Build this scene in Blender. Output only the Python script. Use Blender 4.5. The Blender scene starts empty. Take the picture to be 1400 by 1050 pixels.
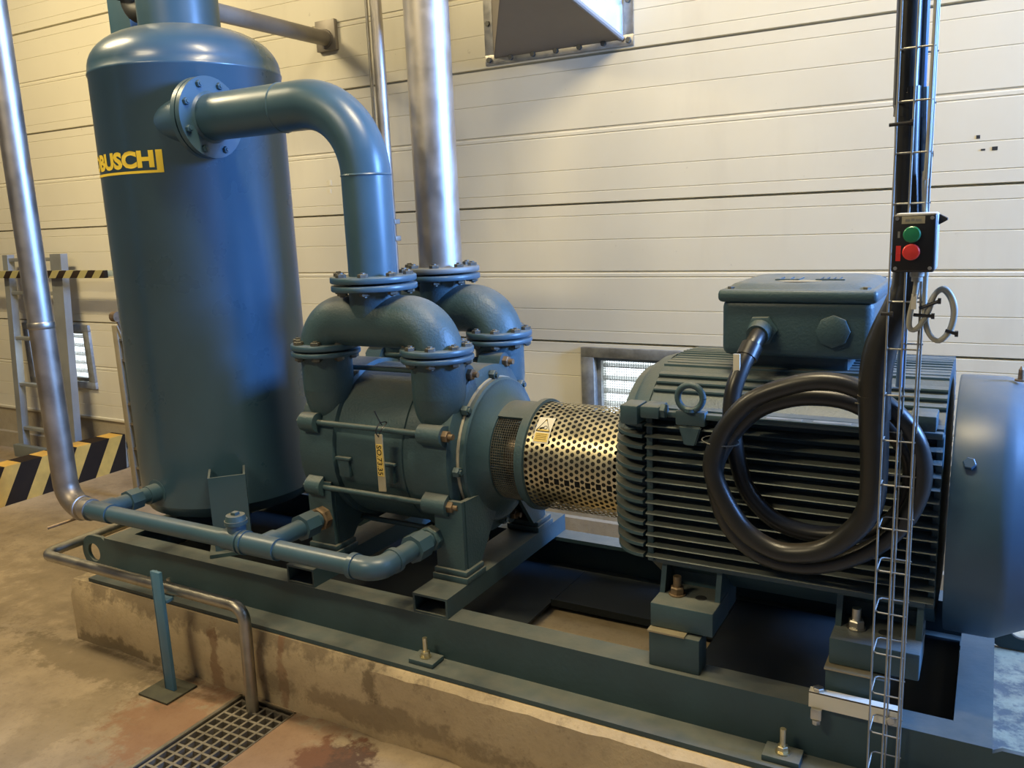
import bpy, bmesh, math, random
from mathutils import Vector, Matrix
random.seed(7)
PI = math.pi
S = bpy.context.scene
COL = S.collection
V = Vector

# ------------------------------------------------------------------ camera
cam_d = bpy.data.cameras.new('camera'); cam = bpy.data.objects.new('camera', cam_d); COL.objects.link(cam)
cam_d.sensor_width = 36; cam_d.lens = 36 * 1158.17 / 1400; cam_d.clip_start = 0.05
r_ = V((0.86952886, 0.49213461, -0.04151009)); d_ = V((-0.06103759, 0.19048677, 0.97979039)); f_ = V((-0.49009589, 0.84942234, -0.19567245))
cam.matrix_world = Matrix(((r_.x, d_.x, -f_.x, 0), (r_.y, d_.y, -f_.y, 0), (r_.z, d_.z, -f_.z, 1.6), (0, 0, 0, 1)))
S.camera = cam

# ------------------------------------------------------------------ world and light
W = bpy.data.worlds.new('world'); S.world = W; W.use_nodes = True
wn = W.node_tree; bg = wn.nodes['Background']
bg.inputs[0].default_value = (0.80, 0.90, 1.0, 1); bg.inputs[1].default_value = 5.5

def area(name, loc, target, sx, sy, power, color):
    l = bpy.data.lights.new(name, 'AREA'); l.shape = 'RECTANGLE'; l.size = sx; l.size_y = sy
    l.energy = power; l.color = color
    o = bpy.data.objects.new(name, l); COL.objects.link(o)
    o.location = loc; o.rotation_euler = (V(target) - V(loc)).to_track_quat('-Z', 'Y').to_euler()
    return o
WARM = (1.0, 0.82, 0.50)
area('lamp_light', (-4.6, 1.5, 4.1), (-4.6, 2.6, 0), 1.3, .25, 118, WARM)
area('lamp_light', (-0.6, 1.7, 4.1), (-0.6, 2.8, 0), 1.3, .25, 98, WARM)
area('lamp_light', (-2.6, -1.2, 4.1), (-2.6, .6, 0), 1.3, .25, 84, WARM)
area('daylight', (3.95, 3.0, 2.75), (-1.6, 2.3, 1.0), .9, 1.5, 950, (0.17, 0.40, 1.0))
S.view_settings.view_transform = 'Standard'; S.view_settings.look = 'None'
S.view_settings.gamma = 1; S.view_settings.exposure = 0.14
S.view_settings.use_curve_mapping = False

# ------------------------------------------------------------------ materials
def nn(nt, t, **k):
    n = nt.nodes.new(t)
    for a, b in k.items(): setattr(n, a, b)
    return n
def mixc(nt, fac, a, b):
    m = nn(nt, 'ShaderNodeMix', data_type='RGBA')
    for s, v in ((m.inputs[0], fac), (m.inputs[6], a), (m.inputs[7], b)):
        if hasattr(v, 'default_value') or hasattr(v, 'links'): nt.links.new(v, s)
        else: s.default_value = v if isinstance(v, (int, float)) else (*v, 1)
    return m.outputs[2]
def ramp(nt, src, lo, hi, v0=0, v1=1):
    m = nn(nt, 'ShaderNodeMapRange'); m.inputs[1].default_value = lo; m.inputs[2].default_value = hi
    m.inputs[3].default_value = v0; m.inputs[4].default_value = v1
    nt.links.new(src, m.inputs[0]); return m.outputs[0]
def math_(nt, op, a, b=0.0):
    m = nn(nt, 'ShaderNodeMath', operation=op)
    for i, v in enumerate((a, b)):
        if isinstance(v, (int, float)): m.inputs[i].default_value = v
        else: nt.links.new(v, m.inputs[i])
    return m.outputs[0]
def noise(nt, scale, detail=4, vec=None, rough=.55):
    n = nn(nt, 'ShaderNodeTexNoise'); n.inputs['Scale'].default_value = scale
    n.inputs['Detail'].default_value = detail; n.inputs['Roughness'].default_value = rough
    if vec is not None: nt.links.new(vec, n.inputs['Vector'])
    return n.outputs[0]
def wpos(nt):
    return nn(nt, 'ShaderNodeNewGeometry').outputs['Position']
def mapped(nt, vec, scale):
    m = nn(nt, 'ShaderNodeMapping'); m.inputs['Scale'].default_value = scale
    nt.links.new(vec, m.inputs[0]); return m.outputs[0]
MATS = {}
def mat(name, col, rough=.5, metal=0.0, dust=0.0, dustcol=(.20, .185, .145), var=.12, nscale=6, bump=0.0, bscale=60, spec=.5, coat=0):
    if name in MATS: return MATS[name]
    m = bpy.data.materials.new(name); m.use_nodes = True; nt = m.node_tree
    b = nt.nodes['Principled BSDF']; b.inputs['Metallic'].default_value = metal
    b.inputs['Specular IOR Level'].default_value = spec
    if coat: b.inputs['Coat Weight'].default_value = coat; b.inputs['Coat Roughness'].default_value = .15
    p = wpos(nt)
    n1 = noise(nt, nscale, 5, p)
    c = mixc(nt, ramp(nt, n1, .3, .7), tuple(x * (1 - var) for x in col), tuple(min(1, x * (1 + var)) for x in col))
    r = ramp(nt, n1, .3, .7, rough * .85, min(1, rough * 1.15))
    if dust:
        g = nn(nt, 'ShaderNodeNewGeometry'); sx = nn(nt, 'ShaderNodeSeparateXYZ'); nt.links.new(g.outputs['Normal'], sx.inputs[0])
        up = ramp(nt, sx.outputs[2], .62, .99)
        dn = ramp(nt, noise(nt, 18, 6, p), .25, .7, .5, 1.0)
        f = math_(nt, 'MULTIPLY', math_(nt, 'MULTIPLY', up, dn), dust)
        c = mixc(nt, f, c, dustcol); r = math_(nt, 'MAXIMUM', r, math_(nt, 'MULTIPLY', f, .9))
    nt.links.new(c, b.inputs['Base Color']); nt.links.new(r, b.inputs['Roughness'])
    if bump:
        bp = nn(nt, 'ShaderNodeBump'); bp.inputs['Strength'].default_value = bump; bp.inputs['Distance'].default_value = .004
        nt.links.new(noise(nt, bscale, 6, p), bp.inputs['Height']); nt.links.new(bp.outputs[0], b.inputs['Normal'])
    MATS[name] = m; return m
BLUE = (.040, .088, .130)
M_tank = mat('tank_blue_paint', BLUE, .30, dust=.55, var=.10, nscale=3, coat=.15)
M_pipe = mat('pipe_blue_paint', (.044, .096, .134), .36, dust=.45, var=.08)
M_cast = mat('pump_cast_paint', (.040, .082, .098), .46, dust=.75, var=.15, bump=.35, bscale=120)
M_skid = mat('skid_paint', (.033, .066, .076), .50, dust=.55, var=.18, bump=.2)
M_motor = mat('motor_paint', (.036, .076, .094), .46, dust=.6, var=.12, bump=.25, bscale=150)
M_cowl = mat('cowl_paint', (.038, .084, .132), .40, dust=.5, var=.08)
M_brt = mat('bright_blue_paint', (.06, .16, .26), .4, dust=.3)
M_ss = mat('stainless_steel', (.46, .43, .385), .48, 1.0, var=.10, nscale=14, bump=.06, bscale=30)
M_ssd = mat('brushed_dull_steel', (.40, .38, .33), .42, 1.0, var=.22, nscale=10)
M_zinc = mat('zinc_plated', (.50, .48, .42), .40, 1.0, var=.15, nscale=30)
M_bolt = mat('dull_bolt', (.13, .13, .11), .55, .6, dust=.5, var=.2, nscale=40)
M_rust = mat('brownish_bolt', (.22, .16, .10), .55, .7, var=.3, nscale=50)
M_brass = mat('yellow_zinc', (.60, .54, .36), .38, 1.0, var=.12, nscale=20)
M_black = mat('black_rubber', (.011, .0115, .0105), .36, dust=.35, dustcol=(.09, .07, .045), var=.25, nscale=12)
M_blk2 = mat('black_plastic', (.012, .012, .013), .35, var=.1)
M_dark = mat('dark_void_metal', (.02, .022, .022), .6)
M_wire = mat('tray_wire', (.30, .295, .26), .55, .7, var=.15, nscale=30)
M_lower = mat('stained_lower_steel', (.33, .29, .24), .48, .8, var=.2, nscale=12)
M_strut = mat('grey_strut', (.23, .205, .165), .5, .4, var=.15)
M_shaft = mat('bare_steel_shaft', (.30, .24, .18), .35, 1.0)
M_alu = mat('ladder_aluminium', (.33, .335, .30), .5, .5, var=.12)
M_galv = mat('galvanised_frame', (.30, .30, .27), .5, .5, var=.25, nscale=25)
M_yel = mat('yellow_letter_vinyl', (.80, .58, .05), .4, var=.05)
M_hzy = mat('hazard_yellow', (.62, .36, .06), .6, var=.18, nscale=9, bump=.2)
M_hzk = mat('hazard_black', (.028, .019, .011), .85, var=.2, bump=.2, spec=.1)
M_hby = mat('tape_yellow', (.38, .33, .13), .5, var=.1)
M_label = mat('label_yellow', (.75, .55, .14), .45, var=.05)
M_ivory = mat('ivory_tag', (.40, .36, .25), .5, var=.08)
M_white = mat('white_label', (.72, .68, .55), .5, var=.05)
M_ink = mat('black_ink', (.02, .017, .012), .5)
M_green = mat('green_button', (.02, .22, .10), .3)
M_red = mat('red_button', (.75, .05, .04), .3)
M_grey = mat('grey_pvc', (.35, .36, .32), .45)
M_greyc = mat('grey_cable', (.36, .35, .28), .45)
M_bluec = mat('blue_cable', (.08, .16, .30), .4)
M_shim = mat('shim_plate', (.36, .31, .20), .5, .5)
M_hood = mat('duct_sheet', (.30, .265, .22), .6, .2, var=.08)
M_hoods = mat('duct_side_daylight_tint', (.75, .82, .88), .25, .6, var=.1)  # bluish base colour stands in for daylight reflected by the shiny sheet
M_green2 = mat('old_gasket', (.35, .33, .26), .7)
M_conc2 = None

def concrete(name, base, dark, stains_and_dimming=(), bump=.5, scale=1.0, rustc=(.20, .075, .035)):
    m = bpy.data.materials.new(name); m.use_nodes = True; nt = m.node_tree; b = nt.nodes['Principled BSDF']
    p = wpos(nt)
    a = noise(nt, 1.6 * scale, 8, p, .62); c2 = noise(nt, 9 * scale, 8, p, .65); c3 = noise(nt, 70, 4, p); cs = noise(nt, 24, 8, p, .7)
    c = mixc(nt, ramp(nt, a, .35, .68), dark, base)
    c = mixc(nt, ramp(nt, c2, .35, .75, 0, .45), c, tuple(x * 1.25 for x in base))
    c = mixc(nt, ramp(nt, cs, .52, .72, 0, .4), c, tuple(x * .75 for x in dark))
    c = mixc(nt, ramp(nt, c3, .60, .78, 0, .35), c, tuple(x * .5 for x in dark))
    # scattered small dark chips
    vo = nn(nt, 'ShaderNodeTexVoronoi'); vo.inputs['Scale'].default_value = 14; nt.links.new(p, vo.inputs['Vector'])
    c = mixc(nt, ramp(nt, vo.outputs['Distance'], .02, .07, .55, 0), c, tuple(x * .4 for x in dark))
    for (x, y, z, rx, ry, rz, col, amt) in stains_and_dimming:
        vm = nn(nt, 'ShaderNodeVectorMath', operation='SUBTRACT'); nt.links.new(p, vm.inputs[0]); vm.inputs[1].default_value = (x, y, z)
        mp = mapped(nt, vm.outputs[0], (1 / rx, 1 / ry, 1 / rz))
        ln = nn(nt, 'ShaderNodeVectorMath', operation='LENGTH'); nt.links.new(mp, ln.inputs[0])
        dd = math_(nt, 'ADD', ln.outputs['Value'], math_(nt, 'ADD', ramp(nt, c2, .3, .7, -.5, .5), ramp(nt, cs, .3, .7, -.4, .4)))
        c = mixc(nt, ramp(nt, dd, .7, 1.1, amt, 0), c, col)
    nt.links.new(c, b.inputs['Base Color'])
    nt.links.new(ramp(nt, a, .3, .7, .62, .85), b.inputs['Roughness'])
    bp = nn(nt, 'ShaderNodeBump'); bp.inputs['Strength'].default_value = bump; bp.inputs['Distance'].default_value = .006
    nt.links.new(math_(nt, 'ADD', c2, math_(nt, 'MULTIPLY', c3, .4)), bp.inputs['Height']); nt.links.new(bp.outputs[0], b.inputs['Normal'])
    return m
OIL = (.055, .022, .014); RUST = (.22, .09, .04); DAMP = (.13, .095, .05)
M_floor = concrete('floor_concrete', (.34, .265, .17), (.17, .125, .075),
    stains_and_dimming=((-1.66, 1.70, 0, .14, .10, .3, OIL, .9), (-2.30, 1.62, 0, .22, .20, .3, RUST, .6), (-1.85, 1.62, 0, .20, .28, .3, RUST, .45),
            (-2.9, 1.75, 0, .55, .10, .3, DAMP, .7), (-2.62, 1.35, 0, .12, .5, .3, DAMP, .35), (-3.6, 2.3, 0, .7, .5, .3, DAMP, .35)))
M_plinth = concrete('plinth_concrete', (.52, .41, .245), (.36, .27, .16),
    stains_and_dimming=((-2.35, 1.86, .26, .95, .1, .075, (.12, .09, .055), .6), (-2.32, 1.84, .1, .03, .1, .16, (.16, .07, .03), .6), (-2.0, 1.84, .1, .02, .1, .2, RUST, .5),
            (-2.9, 1.84, .0, .4, .1, .05, DAMP, .7), (-1.6, 1.84, .08, .5, .05, .05, DAMP, .5), (-1.62, 1.84, .2, .04, .1, .06, DAMP, .7), (.75, 2.3, .25, .75, .6, .12, (.11, .10, .095), .85)))  # last entry: rough mortar at the right end, darkened to offset strong daylight
M_up = concrete('upstand_concrete', (.38, .32, .21), (.27, .225, .145))

def wall_mat():
    m = bpy.data.materials.new('wall_panel_paint'); m.use_nodes = True; nt = m.node_tree; b = nt.nodes['Principled BSDF']
    p = wpos(nt); a = noise(nt, 1.1, 6, p)
    c = mixc(nt, ramp(nt, a, .3, .7), (.64, .595, .455), (.70, .655, .505))
    st = noise(nt, 3.0, 6, mapped(nt, p, (1, 1, .18)), .6)
    c = mixc(nt, ramp(nt, st, .56, .78, 0, .25), c, (.42, .36, .26))
    sp = noise(nt, 26, 3, p)
    c = mixc(nt, ramp(nt, sp, .73, .78, 0, .4), c, (.40, .35, .26))
    nt.links.new(c, b.inputs['Base Color']); b.inputs['Roughness'].default_value = .45
    bp = nn(nt, 'ShaderNodeBump'); bp.inputs['Strength'].default_value = .12; bp.inputs['Distance'].default_value = .01
    nt.links.new(noise(nt, 5, 3, p), bp.inputs['Height']); nt.links.new(bp.outputs[0], b.inputs['Normal'])
    return m
M_wall = wall_mat()
M_ceil = mat('ceiling_sheet', (.16, .15, .13), .7)

# ------------------------------------------------------------------ mesh helpers
class B:
    def __init__(s): s.bm = bmesh.new()
    def poly(s, verts, faces):
        vs = [s.bm.verts.new(v) for v in verts]
        for f in faces:
            try: s.bm.faces.new([vs[i] for i in f])
            except ValueError: pass
        return vs
    def box(s, x0, x1, y0, y1, z0, z1, bev=0.0, seg=2, mtx=None):
        t = bmesh.new(); r = bmesh.ops.create_cube(t, size=1)
        for v in t.verts: v.co = V((x0 + (v.co.x + .5) * (x1 - x0), y0 + (v.co.y + .5) * (y1 - y0), z0 + (v.co.z + .5) * (z1 - z0)))
        if bev: bmesh.ops.bevel(t, geom=t.edges[:], offset=bev, segments=seg, affect='EDGES', profile=.5)
        s.merge(t, mtx); return s
    def merge(s, t, mtx=None):
        if mtx is not None: bmesh.ops.transform(t, matrix=mtx, verts=t.verts)
        me = bpy.data.meshes.new('tmp'); t.to_mesh(me); t.free(); s.bm.from_mesh(me); bpy.data.meshes.remove(me)
    def ring_sweep(s, rings, closed=True, cap0=True, cap1=True):
        bm = s.bm; R = [[bm.verts.new(p) for p in r] for r in rings]; n = len(R[0])
        for a, b in zip(R[:-1], R[1:]):
            for i in range(n if closed else n - 1):
                j = (i + 1) % n
                try: bm.faces.new((a[i], a[j], b[j], b[i]))
                except ValueError: pass
        if closed and cap0: bm.faces.new(R[0][::-1])
        if closed and cap1: bm.faces.new(R[-1])
        return s
    def lathe(s, prof, axis='Z', c=(0, 0, 0), n=32, a0=0, a1=2 * PI, cap=True):
        """prof: list of (position along axis, radius)"""
        full = abs(a1 - a0 - 2 * PI) < 1e-6
        m = n if full else n + 1
        rings = []
        for (h, r) in prof:
            r = max(r, 1e-5); ring = []
            for i in range(m):
                t = a0 + (a1 - a0) * i / n; u, w = r * math.cos(t), r * math.sin(t)
                p = {'Z': (u, w, h), 'X': (h, u, w), 'Y': (w, h, u)}[axis]
                ring.append(V(p) + V(c))
            rings.append(ring)
        s.ring_sweep(rings, closed=full, cap0=cap, cap1=cap); return s
    def cyl(s, p0, p1, r0, r1=None, n=16, cap=True):
        r1 = r0 if r1 is None else r1; p0, p1 = V(p0), V(p1); d = (p1 - p0).normalized()
        a = d.orthogonal().normalized(); b = d.cross(a)
        rings = [[p + (a * math.cos(2 * PI * i / n) + b * math.sin(2 * PI * i / n)) * r for i in range(n)] for p, r in ((p0, r0), (p1, r1))]
        return s.ring_sweep(rings, True, cap, cap)
    def tube(s, pts, r, n=12, smooth=0, cap=True, rad=None):
        pts = [V(p) for p in pts]
        rr = rad or [r] * len(pts)
        if smooth:
            P, Q = [], []
            for i in range(len(pts) - 1):
                p0 = pts[max(i - 1, 0)]; p1 = pts[i]; p2 = pts[i + 1]; p3 = pts[min(i + 2, len(pts) - 1)]
                for k in range(smooth):
                    t = k / smooth
                    P.append(.5 * ((2 * p1) + (p2 - p0) * t + (2 * p0 - 5 * p1 + 4 * p2 - p3) * t * t + (3 * p1 - p0 - 3 * p2 + p3) * t ** 3))
                    Q.append(rr[i] * (1 - t) + rr[i + 1] * t)
            P.append(pts[-1]); Q.append(rr[-1]); pts, rr = P, Q
        rings = []; a = None
        for i, p in enumerate(pts):
            d = (pts[min(i + 1, len(pts) - 1)] - pts[max(i - 1, 0)]).normalized()
            if a is None: a = d.orthogonal().normalized()
            else: a = (a - d * a.dot(d)).normalized()
            b = d.cross(a)
            rings.append([p + (a * math.cos(2 * PI * k / n) + b * math.sin(2 * PI * k / n)) * rr[i] for k in range(n)])
        return s.ring_sweep(rings, True, cap, cap)
    def prism(s, poly, axis, lo, hi, bev=0):
        """poly in the two other coordinates: X->(y,z) Y->(x,z) Z->(x,y)"""
        f = {'X': lambda h, u, w: (h, u, w), 'Y': lambda h, u, w: (u, h, w), 'Z': lambda h, u, w: (u, w, h)}[axis]
        t = bmesh.new(); n = len(poly)
        A = [t.verts.new(f(lo, *p)) for p in poly]; Bv = [t.verts.new(f(hi, *p)) for p in poly]
        t.faces.new(A[::-1]); t.faces.new(Bv)
        for i in range(n): t.faces.new((A[i], A[(i + 1) % n], Bv[(i + 1) % n], Bv[i]))
        bmesh.ops.recalc_face_normals(t, faces=t.faces)
        if bev: bmesh.ops.bevel(t, geom=t.edges[:], offset=bev, segments=2, affect='EDGES')
        s.merge(t); return s
    def hexh(s, c, axis, size, h, n=6, rot=0):
        c = V(c); ax = V(axis).normalized(); a = ax.orthogonal().normalized(); b = ax.cross(a)
        rings = []
        for hh, rr in ((0, size), (h * .85, size), (h, size * .86)):
            rings.append([c + ax * hh + (a * math.cos(2 * PI * i / n + rot) + b * math.sin(2 * PI * i / n + rot)) * rr for i in range(n)])
        return s.ring_sweep(rings)
    def build(s, name, m, parent=None, sharp=35, label=None, cat=None, group=None, kind=None):
        bmesh.ops.recalc_face_normals(s.bm, faces=s.bm.faces)
        me = bpy.data.meshes.new(name)
        co = [v.co for v in s.bm.verts]
        lo = V((min(c.x for c in co), min(c.y for c in co), min(c.z for c in co))); hi = V((max(c.x for c in co), max(c.y for c in co), max(c.z for c in co)))
        ctr = V(((lo.x + hi.x) / 2, (lo.y + hi.y) / 2, lo.z if parent is None else (lo.z + hi.z) / 2))
        for v in s.bm.verts: v.co -= ctr
        s.bm.to_mesh(me); s.bm.free()
        me.shade_smooth(); me.set_sharp_from_angle(angle=math.radians(sharp))
        me.materials.append(m)
        o = bpy.data.objects.new(name, me); COL.objects.link(o)
        o['w'] = list(ctr); attach(o, ctr, parent)
        tag(o, label, cat, group, kind); return o
WP = {}
def attach(o, wloc, parent):
    WP[o.name] = V(wloc)
    if parent is not None:
        o.parent = parent; o.location = V(wloc) - WP[parent.name]
    else: o.location = wloc
    if 'w' in o: del o['w']
def tag(o, label=None, cat=None, group=None, kind=None):
    for k, v in (('label', label), ('category', cat), ('group', group), ('kind', kind)):
        if v: o[k] = v
def thing(name, loc, label, cat, group=None):
    o = bpy.data.objects.new(name, None); COL.objects.link(o); o.empty_display_size = .1
    attach(o, V(loc), None); tag(o, label, cat, group); return o
def dup(src, wloc, parent, rot=None, label=None):
    c = src.copy(); COL.objects.link(c); attach(c, V(wloc), parent)
    if rot is not None: c.rotation_euler = rot
    if label: c['label'] = label
    elif 'label' in c: del c['label']
    return c
def bolt_ring(parent, c, axis, R, n, size, h, m, off=0.0, name='bolt'):
    """n hex bolts around a flange, sharing one mesh"""
    c = V(c); ax = V(axis).normalized(); a = {2: V((1, 0, 0)), 0: V((0, 1, 0)), 1: V((1, 0, 0))}[max(range(3), key=lambda i: abs(ax[i]))]; b = ax.cross(a)
    first = None; c0 = None
    for i in range(n):
        t = 2 * PI * (i + off) / n; p = c + (a * math.cos(t) + b * math.sin(t)) * R
        if first is None:
            q = B(); q.hexh(p, ax, size, h); q.cyl(p + ax * h * .9, p + ax * (h * 1.35), size * .5, n=8)
            first = q.build(name, m, parent); c0 = p; o0 = WP[first.name] - p
        else: dup(first, p + o0, parent)

# ------------------------------------------------------------------ setting: floor, wall, room shell
WY = 3.6
FX0, FX1, FY0, FY1 = -9.5, 3.6, -3.2, 3.62
GX0, GX1, GY0, GY1 = -2.205, -1.945, .55, 1.838
b = B()
for (x0, x1, y0, y1) in ((FX0, GX0, FY0, FY1), (GX1, FX1, FY0, FY1), (GX0, GX1, FY0, GY0), (GX0, GX1, GY1, FY1)):
    b.box(x0, x1, y0, y1, -.3, 0)
b.box(GX0, GX1, GY0, GY1, -.3, -.22)
floor = b.build('floor', M_floor, kind='structure')
b = B(); b.box(FX0, FX1, FY0, WY + .3, 4.6, 4.7); b.build('ceiling', M_ceil, kind='structure')
b = B(); b.box(FX0 - .2, FX0, FY0, WY + .3, -.3, 4.6); b.build('wall_left', M_ceil, kind='structure')
b = B(); b.box(FX0, FX1, FY0 - .2, FY0, -.3, 4.6); b.build('wall_front', M_ceil, kind='structure')
b = B()
b.box(FX1, FX1 + .2, FY0, 2.3, 0, 4.6); b.box(FX1, FX1 + .2, 3.5, WY + .3, 0, 4.6); b.box(FX1, FX1 + .2, 2.3, 3.5, 4.1, 4.6); b.box(FX1, FX1 + .2, 2.3, 3.5, 0, 2.1)
b.build('wall_right', M_ceil, kind='structure')
b = B()
for y in (2.26, 3.46): b.box(FX1 - .03, FX1 + .22, y, y + .06, 2.15, 4.16)
for z in (2.15, 4.1): b.box(FX1 - .03, FX1 + .22, 2.32, 3.46, z, z + .06)
b.build('window_3', M_galv, kind='structure')

wall = B(); wall.box(FX0, FX1, WY, WY + .14, -.3, .306); wall.box(FX0, FX1, WY - .035, WY, -.0, .125)
wall = wall.build('wall_back', M_up, kind='structure')
WINS = ((-6.15, -5.44, .56, .945), (-1.655, -.945, .56, .945))
joints = [.308, .997, 1.637, 2.274, 2.911, 3.548, 4.185, 4.6]
def panel_profile(z0, z1):
    """front face y offsets through the height: recessed joint, fine grooves, a double rib at half height"""
    P = [(z0, .022), (z0 + .004, .012), (z0 + .005, .0)]
    H = z1 - z0; top = z1
    def groove(z, w, d): return [(z - w, 0), (z - w * .4, d), (z + w * .4, d), (z + w, 0)]
    feats = []
    for off in (.055, .165, .485, .585):
        if off < H - .02: feats.append((top - off, .0026, .0022))
    if H > .4: feats += [(top - .312, .007, .005), (top - .335, .004, .003)]
    for z, w, d in sorted(feats): P += groove(z, w, d)
    P += [(z1 - .007, 0), (z1 - .004, .012), (z1 - .002, .022)]
    return P
def panel(b, x0, x1, z0, z1, prof):
    P = [p for p in prof if z0 <= p[0] <= z1]
    def yat(z):
        for (a, ya), (c, yc) in zip(prof[:-1], prof[1:]):
            if a <= z <= c: return ya + (yc - ya) * (z - a) / max(c - a, 1e-6)
        return .022
    if not P or P[0][0] > z0: P = [(z0, yat(z0))] + P
    if P[-1][0] < z1: P = P + [(z1, yat(z1))]
    poly = [(WY + y, z) for z, y in P]
    rings = [[V((x, y, z)) for y, z in poly] + [V((x, WY + .12, z1)), V((x, WY + .12, z0))] for x in (x0, x1)]
    b.ring_sweep(rings)
for z0, z1 in zip(joints[:-1], joints[1:]):
    b = B(); pr = panel_profile(z0, z1)
    if z0 < .5:
        xs = [FX0, WINS[0][0], WINS[0][1], WINS[1][0], WINS[1][1], FX1]
        for i in range(5):
            if i % 2 == 0: panel(b, xs[i], xs[i + 1], z0, z1, pr)
            else:
                panel(b, xs[i], xs[i + 1], z0, .56, pr); panel(b, xs[i], xs[i + 1], .945, z1, pr)
    else: panel(b, FX0, FX1, z0, z1, pr)
    b.build('wall_panel', M_wall, wall, sharp=20)
# small bottom drip trim
b = B(); b.box(FX0, FX1, WY - .012, WY + .02, .306, .326, .004); b.build('trim_1', M_wall, kind='structure')
# holes and scuffs left in the panel
for (x, z, w, h) in ((-.035, 1.762, .018, .013), (-.09, 1.806, .012, .012), (-.072, 1.760, .014, .006), (-3.152, 1.81, .014, .028), (-3.157, 1.765, .012, .022), (-.235, 1.757, .005, .02)):
    b = B(); b.box(x - w / 2, x + w / 2, WY - .0012, WY + .006, z - h / 2, z + h / 2)
    b.build('wall_scuff', M_white if x < -3 else M_dark, wall)

# louvred vent windows
def window(name, x0, x1, z0, z1, full):
    fw = .055
    b = B()
    for (a, c, e, g) in ((x0 - .03, x1 + .03, z1 - .015, z1 + .032), (x0 - .03, x1 + .03, z0 - .032, z0 + .015), (x0 - .03, x0 + .035, z0 + .015, z1 - .015), (x1 - .035, x1 + .03, z0 + .015, z1 - .015)):
        b.box(a, c, WY - .02, WY + .13, e, g, .002)
    for (a, c, e, g) in ((x0 + .035, x1 - .035, z1 - .035, z1 - .015), (x0 + .035, x1 - .035, z0 + .015, z0 + .035), (x0 + .035, x0 + .055, z0 + .035, z1 - .035), (x1 - .055, x1 - .035, z0 + .035, z1 - .035)):
        b.box(a, c, WY + .02, WY + .05, e, g)
    w = b.build(name, M_galv, kind='structure')
    n = 5; H = z1 - z0 - .07; first = None
    for i in range(n):
        z = z0 + .035 + H * (i + .5) / n
        if first is None:
            q = B(); q.prism([(WY + .085, z - .012), (WY + .12, z + .002), (WY + .12, z + .006), (WY + .085, z - .008)], 'X', x0 + .03, x1 - .03)
            first = q.build('louvre_blade', M_galv, w); zf = z
        else: dup(first, WP[first.name] + V((0, 0, z - zf)), w)
    # insect mesh: fine crossing wires
    q = B(); st = .012; X0, X1, Z0, Z1 = x0 + .05, x1 - .05, z0 + .03, z1 - .03
    k = 0
    while X0 + k * st < X1:
        x = X0 + k * st; q.box(x - .0009, x + .0009, WY + .052, WY + .054, Z0, Z1); k += 1
    k = 0
    while Z0 + k * st < Z1:
        z = Z0 + k * st; q.box(X0, X1, WY + .052, WY + .054, z - .0009, z + .0009); k += 1
    q.build('insect_mesh', M_zinc, w, kind='stuff')
    return w
window('window_1', -6.15, -5.44, .56, .945, True)
window('window_2', -1.655, -.945, .56, .945, True)
# ground and snowy bank outside, seen through the louvres
snow = concrete('snowy_ground', (.75, .77, .8), (.35, .36, .36), bump=.8, scale=2)
b = B(); NX, NY = 40, 8
g = [[b.bm.verts.new((-12 + 18 * i / NX, 3.9 + 5 * j / NY, -.35 + (.16 * j) * (1 + .3 * math.sin(i * 1.7 + j)) + .05 * random.random())) for j in range(NY + 1)] for i in range(NX + 1)]
for i in range(NX):
    for j in range(NY): b.bm.faces.new((g[i][j], g[i + 1][j], g[i + 1][j + 1], g[i][j + 1]))
b.build('ground_outside', snow, kind='structure')

# ------------------------------------------------------------------ hazard kerb (painted concrete barrier)
kb = thing('hazard_kerb', (-5.2, 2.0, 0), 'low concrete kerb painted with slanted black and yellow stripes, by the ladder foot', 'kerb')
b = B(); b.box(-5.27, -5.133, .3, 3.565, 0, .236, .012); b.build('kerb_core', M_up, kb)
def stripe_geo(y, w, lean, x=-5.13, H=.235):
    """front face parallelogram and its continuation over the top, as a thin painted slab"""
    pts = [(y, 0), (y + w, 0), (y + w + lean, H), (y + lean, H)]
    pts = [(min(p[0], 3.56), p[1]) for p in pts]
    bb = B(); bb.prism(pts, 'X', x - .004, x)
    bb.box(x - .14, x, pts[3][0], max(pts[2][0], pts[3][0] + .001), H, H + .003)
    return bb
y = .35; k = 0
while y < 3.5:
    w = .135 if k % 2 == 0 else .100
    stripe_geo(y, w, .135).build('painted_stripe', M_hzk if k % 2 == 0 else M_hzy, kb, label='black stripe' if k % 2 == 0 else 'yellow stripe')
    y += w; k += 1

# ------------------------------------------------------------------ machine plinth
b = B(); NX = 90
rows = [(1.845, 0), (1.842, .09), (1.842, .17), (1.868, .25), (2.1, .252)]
X0, X1 = -3.13, 2.2
def prow(x):
    t = min(1, max(0, (-1.62 - x) / .12))      # the top edge is broken away on the left half
    j = lambda s: .006 * math.sin(x * 17 * s) + .004 * math.sin(x * 41 * s + 1)
    return [V((x, 1.848 + j(1), 0)), V((x, 1.843 + j(.7), .09)), V((x, 1.843 + j(1.3) * .6, .19 + .045 * (1 - t) + j(.9) * t)), V((x, 1.862, .252)), V((x, 2.95, .252)), V((x, 2.95, 0))]
b.ring_sweep([prow(X0 + (X1 - X0) * i / NX) for i in range(NX + 1)])
plinth = b.build('machine_plinth', M_plinth, sharp=25, label='long low concrete plinth carrying the blue steel base frame', cat='plinth')

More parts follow.
